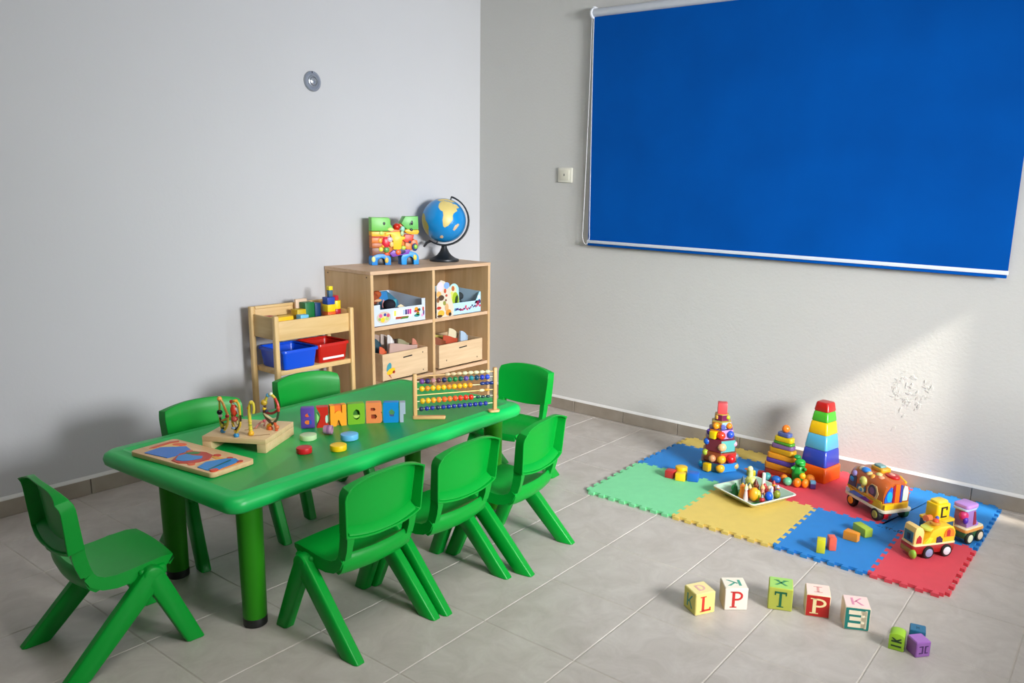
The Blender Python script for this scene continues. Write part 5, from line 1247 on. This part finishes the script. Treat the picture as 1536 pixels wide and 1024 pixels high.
knob(-.080, -by, .118, .015, '#1a82c4', (1, .5, .8)); knob(-.072, -by + .004, .143, .014, '#9a8ac8', (1, .7, 1)); knob(-.010, -by - .001, .132, .0205, '#d8d06a', (1, .6, 1)); knob(-.012, -by - .008, .130, .012, '#8a9a3a', (1, .5, 1)); knob(-.018, -by, .094, .016, '#dadfb0', (1.2, .5, .8)); knob(-.015, -by - .006, .094, .008, '#3a7f9a', (1, .5, 1)); knob(-.010, -by - .002, .112, .010, '#d89a1a', (1, .5, .8))
knob(-.055, -.040, .167, .015, '#dccdb0', (1, 1, .7)); knob(-.032, -.042, .169, .018, '#2f7fd4', (1.3, .9, .7)); knob(-.004, -.045, .163, .014, '#ecc07a', (1.2, 1, .7)); knob(.020, -.050, .158, .013, '#e59a3a', (1, .8, 1)); knob(.030, -.028, .170, .013, '#c8c07a', (1.2, 1, .7)); knob(.052, -.034, .164, .013, '#eda07a', (1.4, 1, .6))
m = MB(); m.prism(rrect(-.036, -.026, .036, .026, .012, 4), .166, .188, T(-.010, .012, 0), bev=.004); child(BUS, 'roof_hatch', m, '#d99a20'); m = MB(); m.prism(rrect(-.022, -.016, .022, .016, .006, 4), .187, .196, T(-.012, .008, 0), bev=.003); child(BUS, 'roof_hatch', m, '#6f9a9a')
m = MB(); m.prism(ell(.058, .014, .034, .026), .160, .176, bev=.004); child(BUS, 'roof_panel', m, '#b4141a'); knob(.056, .012, .176, .013, '#e69a8a', (1.3, .8, .4)); m = MB(); m.tube([(.02, .05, .160), (.06, .050, .164), (.10, .046, .154)], .006, 8); child(BUS, 'roof_rail', m, '#e6b81a')
fpatch('front_window', [(-.058, .082), (-.022, .082), (-.022, .140), (-.030, .146), (-.046, .128), (-.058, .1)], '#2b5fc8'); fpatch('front_window', ell(-.036, .106, .013, .022), '#1fa4dc', .0015); fpatch('front_stripe', P_rect(-.018, .066, -.010, .150), '#a01a34', .0); fpatch('front_stripe', P_rect(-.010, .066, .012, .155), '#ee6a14', .0015); fpatch('front_stripe', P_rect(.012, .066, .020, .152), '#6a1468', .0); fpatch('front_stripe', P_rect(.018, .068, .026, .150), '#2a4aa0', .0008); fpatch('front_window', [(.028, .084), (.052, .084), (.055, .12), (.048, .142), (.034, .148), (.028, .13)], '#cfe6c8', .0012)
fpatch('front_panel', P_rect(-.062, .056, -.018, .076), '#efc21a', .009)
for x, y, hub in ((-.072, -.062, '#e6911c'), (.082, -.064, '#a5983c'), (.082, .064, '#3fae5a'), (-.072, .062, '#e6911c')):
    s = 1 if y > 0 else -1; m = MB(); m.lathe([(.012, -.011), (.024, -.011), (.027, -.007), (.027, .007), (.024, .011), (.012, .011)], 24, T(x, y, .027) @ RX(pi / 2)); w_ = child(BUS, 'wheel', m, '#16140f' if not (y > 0 and x > 0) else '#1e5a34', .6)
    m = MB(); m.lathe([(0, .0), (.015, .0), (.016, .003), (.013, .006), (.006, .0055), (0, .007)], 18, T(x, y + s * .009, .027) @ RX(-s * pi / 2)); child(w_, 'hub', m, hub, .35)
m = MB(); m.lathe([(.022, -.012), (.024, .012)], 20, T(.082, -.036, .026) @ RX(pi / 2)); child(BUS, 'axle_drum', m, '#c41418', .35)
m = MB(); m.box((0, 0, .036), (.17, .09, .014)); child(BUS, 'underframe', m, '#2a1610', .6)

# toy train: front wagon
def wheel(t, x, y, r, s, hub, tyre='#15130f', w_=.012):
    m = MB(); m.lathe([(r * .5, -w_/2), (r * .92, -w_/2), (r, -w_*.3), (r, w_*.3), (r * .92, w_/2), (r * .5, w_/2)], 22, T(x, y, r) @ RX(pi / 2)); w0 = child(t, 'wheel', m, tyre, .55)
    m = MB(); m.lathe([(0, 0), (r * .66, 0), (r * .68, .002), (r * .5, .004), (r * .2, .003), (0, .005)], 18, T(x, y + s * (w_ / 2 - .001), r) @ RX(-s * pi / 2)); child(w0, 'hub', m, hub, .35)
W1 = thing('toy_wagon', 'yellow and red toy train wagon with a cab, nearest the corner of the red tile', 'toy vehicle', (2.868, -.698, ZM), radians(52), 'toy train vehicles')
m = MB(); m.prism(rrect(-.094, -.036, .090, .036, .010, 4), .018, .048, bev=.003); child(W1, 'chassis', m, '#9c1a16')
m = MB(); m.prism(rrect(-.090, -.037, .092, .037, .010, 4), .048, .053, bev=.0015); child(W1, 'deck', m, '#ead9a4')
m = MB(); m.box((-.0945, 0, .028), (.003, .054, .018), bev=.001); child(W1, 'front_plate', m, '#8a7a1a')
# cab: upright arch at the front, facing -X
cab = [(-.088, .052), (-.048, .052), (-.046, .098), (-.052, .112), (-.068, .120), (-.082, .116), (-.086, .100)]
m = MB(); m.prism(cab, -.030, .030, RX(pi / 2), bev=.003); child(W1, 'cab', m, '#e6c374')
m = MB(); m.box((-.0885, 0, .078), (.003, .046, .040), bev=.001); child(W1, 'cab_front_window', m, '#2a6070'); m = MB(); m.box((-.0905, -.002, .078), (.002, .016, .022), bev=.0006); child(W1, 'cab_front_window', m, '#14223c')
for s in (-1, 1):
    m = MB(); m.prism([(-.078, .058), (-.056, .058), (-.057, .078), (-.066, .088), (-.076, .076)], -.0006, .002, T(0, s * .030, 0) @ RX(pi / 2 * -s if s > 0 else pi / 2) if s < 0 else T(0, s * .0316, 0) @ RX(pi / 2)); child(W1, 'cab_side_window', m, '#ae1f2a')
body = [(-.048, .052), (.088, .052), (.090, .085)] + arc(.060, .085, .030, 0, 90, 6, .028) + [(.02, .112), (-.010, .100), (-.022, .078), (-.044, .064)]
m = MB(); m.prism(body, -.031, .031, RX(pi / 2), bev=.003); child(W1, 'body', m, '#eab91c')
for s in (-1, 1):
    sd = lambda poly, hx, nm, o=.0318: child(W1, nm, (lambda mm: (mm.prism(poly, -.0012, .0012, T(0, s * o, 0) @ RX(pi / 2)), mm)[1])(MB()), hx, .35)
    sd(arc(.062, .082, .022, 0, 180, 8, .024) + [(.040, .072), (.084, .072)], '#ee7a1a', 'side_window'); sd([(.050, .075), (.064, .075), (.064, .096), (.057, .102), (.050, .096)], '#b4202a', 'side_window', .0328); sd([(.008, .052), (.034, .052), (.034, .066), (.022, .078), (.008, .074)], '#3a1c44', 'side_door'); sd([(-.044, .054), (-.02, .054), (-.008, .072), (-.024, .076)], '#c8d42e', 'side_flash')
m = MB(); m.prism(ell(-.012, .0, .022, .024), .099, .108, T(0, 0, -.004), bev=.002); child(W1, 'roof_panel', m, '#c8cc4a'); m = MB(); m.prism(ell(.022, 0, .018, .020), .108, .118, bev=.003); child(W1, 'roof_hatch', m, '#c88a2a'); m = MB(); m.sphere((.028, .004, .120), .012, (1, 1, .8), 14); child(W1, 'chimney_knob', m, '#dd4a22'); m = MB(); m.sphere((.036, .008, .130), .007, (1, 1, 1), 12); child(W1, 'chimney_knob', m, '#4a5ab0')
m = MB(); m.box((-.034, 0, .058), (.022, .050, .010), bev=.002); child(W1, 'seat', m, '#86c06a')
for x, hub in ((-.028, '#8a94b4'), (.050, '#d8dce0')):
    for s in (-1, 1): wheel(W1, x, s * .037, .023, s, hub)
m = MB(); m.sphere((-.088, -.030, .020), .0185, (.6, .9, 1), 14); child(W1, 'headlamp', m, '#8cb83a')
# toy train: yellow block wagon behind it
W2 = thing('toy_wagon', 'blue toy train wagon loaded with a tall yellow lettered block', 'toy vehicle', (2.866, -.546, ZM), radians(60), 'toy train vehicles')
m = MB(); m.prism(rrect(-.052, -.040, .044, .040, .008, 4), .020, .082, bev=.003); child(W2, 'body', m, '#1d4a6a')
m = MB(); m.prism(rrect(-.055, -.042, .047, .042, .008, 4), .082, .092, bev=.003); child(W2, 'deck', m, '#e2b928')
m = MB(); m.box((-.020, -.0405, .058), (.046, .002, .030), bev=.0006); child(W2, 'side_window', m, '#3fa08a')
m = MB(); m.box((.0455, -.006, .056), (.004, .06, .048), bev=.001); child(W2, 'front_panel', m, '#dba91e')
m = MB(); m.box((.0455, -.006, .026), (.005, .05, .014), bev=.001); child(W2, 'front_panel', m, '#1f58c0')
m = MB(); m.prism(rrect(-.040, -.029, .030, .029, .009, 4), .0918, .150, bev=.004); yb = child(W2, 'lettered_block', m, '#ecc312'); m = MB(); m.prism(rrect(-.030, -.022, .026, .024, .012, 4), .1495, .160, bev=.004); child(W2, 'lettered_block', m, '#f0cf3a')
m = MB(); glyph(m, 'C', .044, .042, T(-.006, -.029, .120) @ RX(pi / 2) @ Matrix.Diagonal((1, 1, 1, 1))); child(W2, 'letter', m, '#16130e', .5)
m = MB(); m.tube([(-.050, -.008, .098), (-.080, -.014, .100)], [.011, .013], 12); child(W2, 'horn', m, '#e07040'); m = MB(); m.sphere((-.070, -.012, .089), .010, (1.2, 1, .6), 12); child(W2, 'horn', m, '#bcd4e6')
for x in (-.028, .022):
    for s in (-1, 1): wheel(W2, x, s * .040, .022, s, '#c8ccd0', '#20201c')
# toy train: purple engine
W3 = thing('toy_engine', 'purple toy train engine with a lilac roof at the right end of the toy train', 'toy vehicle', (2.953, -.476, ZM), radians(66), 'toy train vehicles')
m = MB(); m.prism(rrect(-.050, -.036, .060, .036, .010, 4), .020, .044, bev=.003); child(W3, 'chassis', m, '#2a5a34')
m = MB(); m.prism(rrect(-.050, -.039, .066, .039, .012, 4), .044, .056, bev=.003); child(W3, 'running_board', m, '#d9964a'); m = MB(); m.prism(rrect(-.049, -.037, .064, .037, .012, 4), .056, .060, bev=.001); child(W3, 'running_board', m, '#e8dcb4')
m = MB(); m.prism([(-.030, .058), (.036, .058), (.026, .080), (.016, .130), (-.036, .130), (-.040, .09)], -.026, .026, RX(pi / 2), bev=.003); child(W3, 'cab', m, '#9a72b4')
m = MB(); m.prism(rrect(-.046, -.032, .026, .032, .012, 4), .134, .150, bev=.005); child(W3, 'roof', m, '#bd8ad4'); m = MB(); m.prism(rrect(-.050, -.030, .020, .030, .010, 4), .127, .135, bev=.002); child(W3, 'roof_brim', m, '#b4c4dc')
m = MB(); m.prism([(.006, .066), (.026, .066), (.014, .118), (.004, .120)], -.0275, .0275, RX(pi / 2)); child(W3, 'cab_window', m, '#8e1f3c')
m = MB(); m.sphere((-.040, -.014, .108), .020, (1, .8, 1), 14); child(W3, 'boiler_face', m, '#c42a64'); m = MB(); m.sphere((-.044, -.026, .092), .012, (1, .8, 1.2), 12); child(W3, 'boiler_face', m, '#4a1fa0'); m = MB(); m.sphere((.036, -.006, .130), .013, (1.2, .9, 1), 12); child(W3, 'horn', m, '#d9e08a')
m = MB(); m.sphere((.030, 0, .062), .022, (1.2, 1.3, .8), 14); child(W3, 'bonnet', m, '#8f6ec8')
for x in (-.026, .036):
    for s in (-1, 1): wheel(W3, x, s * .037, .023, s, '#d8dcbc' if x < 0 else '#d9c6ac', '#16241a')

# ------------------------------------------------------------------ letter cubes on the tiles
FZ = .0003
def cube(lab, c, a, s, body, faces, group, name='letter_cube'):
    t = thing(name, lab, 'letter cube', (c[0], c[1], FZ), radians(a), group)
    m = MB(); m.box((0, 0, s / 2), (s, s, s), bev=.0025); child(t, 'cube_body', m, body, .45)
    side = {'front': T(0, -s / 2, s / 2) @ RX(pi / 2), 'left': T(-s / 2, 0, s / 2) @ RZ(-pi / 2) @ RX(pi / 2), 'right': T(s / 2, 0, s / 2) @ RZ(pi / 2) @ RX(pi / 2), 'top': T(0, 0, s)}
    for f, base, ch, hx, w_, h_, fl in faces:
        M_ = side[f]
        if base:
            e = s / 2 - .0022; m = MB(); m.prism(rrect(-e, -e, e, e, .002, 3), -.0004, .0006, M_); child(t, 'painted_face', m, base, .45)
        if ch:
            m = MB(); glyph(m, ch, w_ * s * (-1 if fl else 1), h_ * s, M_, .0013); child(t, 'letter', m, hx, .45)
    return t
gl = 'wooden letter cubes on the floor'
cube('cream yellow letter cube with a red L, at the left end of the row', (2.3815, -1.5525), 59, .070, '#e3d183', [('front', '#e0cf7c', 'L', '#cc2a20', .62, .72, 0), ('left', '#cfbf62', 'K', '#3f8a80', .5, .6, 0), ('top', '#e6d696', 'D', '#dda9a0', .5, .5, 0)], gl)
cube('off-white letter cube with a red P on its front, second from the left', (2.4545, -1.4610), 38, .073, '#e2d6c6', [('front', '#e4d8ca', 'P', '#c22a26', .60, .74, 0), ('left', '#c9b394', None, None, 0, 0, 0), ('top', '#e4dbc9', 'K', '#4a9a84', .66, .5, 1)], gl)
cube('lime green letter cube with a dark green T on its front, middle of the row', (2.5730, -1.3695), 22, .074, '#b4bc4a', [('front', '#a9ad44', 'T', '#14603e', .56, .70, 0), ('top', '#9cc864', 'X', '#3f8a5a', .62, .45, 0), ('left', '#b8ba5c', None, None, 0, 0, 0)], gl)
cube('red-fronted letter cube with a cream P, second from the right of the row', (2.6805, -1.3365), 23, .073, '#e3cfae', [('front', '#b01c16', 'P', '#ecd9a0', .72, .70, 0), ('top', '#ecd0c2', 'I', '#d89a92', .5, .5, 0), ('left', '#dcc49a', None, None, 0, 0, 0)], gl)
cube('teal-fronted letter cube with a cream E, at the right end of the row', (2.8000, -1.3370), 25, .074, '#e2cdb4', [('front', '#12756c', 'E', '#eadcbe', .74, .74, 1), ('top', '#ecccc4', 'K', '#d98aa4', .5, .56, 0), ('left', '#e0c8a8', None, None, 0, 0, 0)], gl)
gs = 'little cubes on the floor right of the letter cubes'
t = thing('letter_cube', 'small lime green rounded cube with dark marks, left of the little trio', 'letter cube', (2.9365, -1.386, FZ), radians(8), gs)
m = MB(); m.prism([(-.021, 0), (.021, 0), (.021, .042)] + arc(0, .042, .021, 0, 180, 8, .010) + [(-.021, .042)], -.022, .022, RX(pi / 2), bev=.002); child(t, 'cube_body', m, '#94c02c', .45)
M_ = T(0, -.0225, .024) @ RX(pi / 2)
m = MB(); m.prism(P_rect(-.014, -.012, .014, -.008), -.001, .0008, M_); m.prism(P_rect(-.014, .002, .014, .006), -.001, .0008, M_); m.prism([(-.014, .014), (-.010, .015), (0, .009), (.010, .015), (.014, .014), (.003, .005), (-.003, .005)], -.001, .0008, M_); child(t, 'letter', m, '#1f3a1c', .5)
cube('small teal blue cube at the back of the little trio', (2.9765, -1.3200), 12, .044, '#1e5f80', [('top', '#226a8e', 'H', '#174a68', .25, .3, 0)], gs)
cube('small purple cube with dark marks, at the front of the little trio', (2.9935, -1.3790), 48, .046, '#9a62b0', [('front', '#9560aa', 'CC', '#4a2460', .62, .50, 0), ('top', '#a46cba', None, None, 0, 0, 0), ('left', '#8a54a0', None, None, 0, 0, 0)], gs)
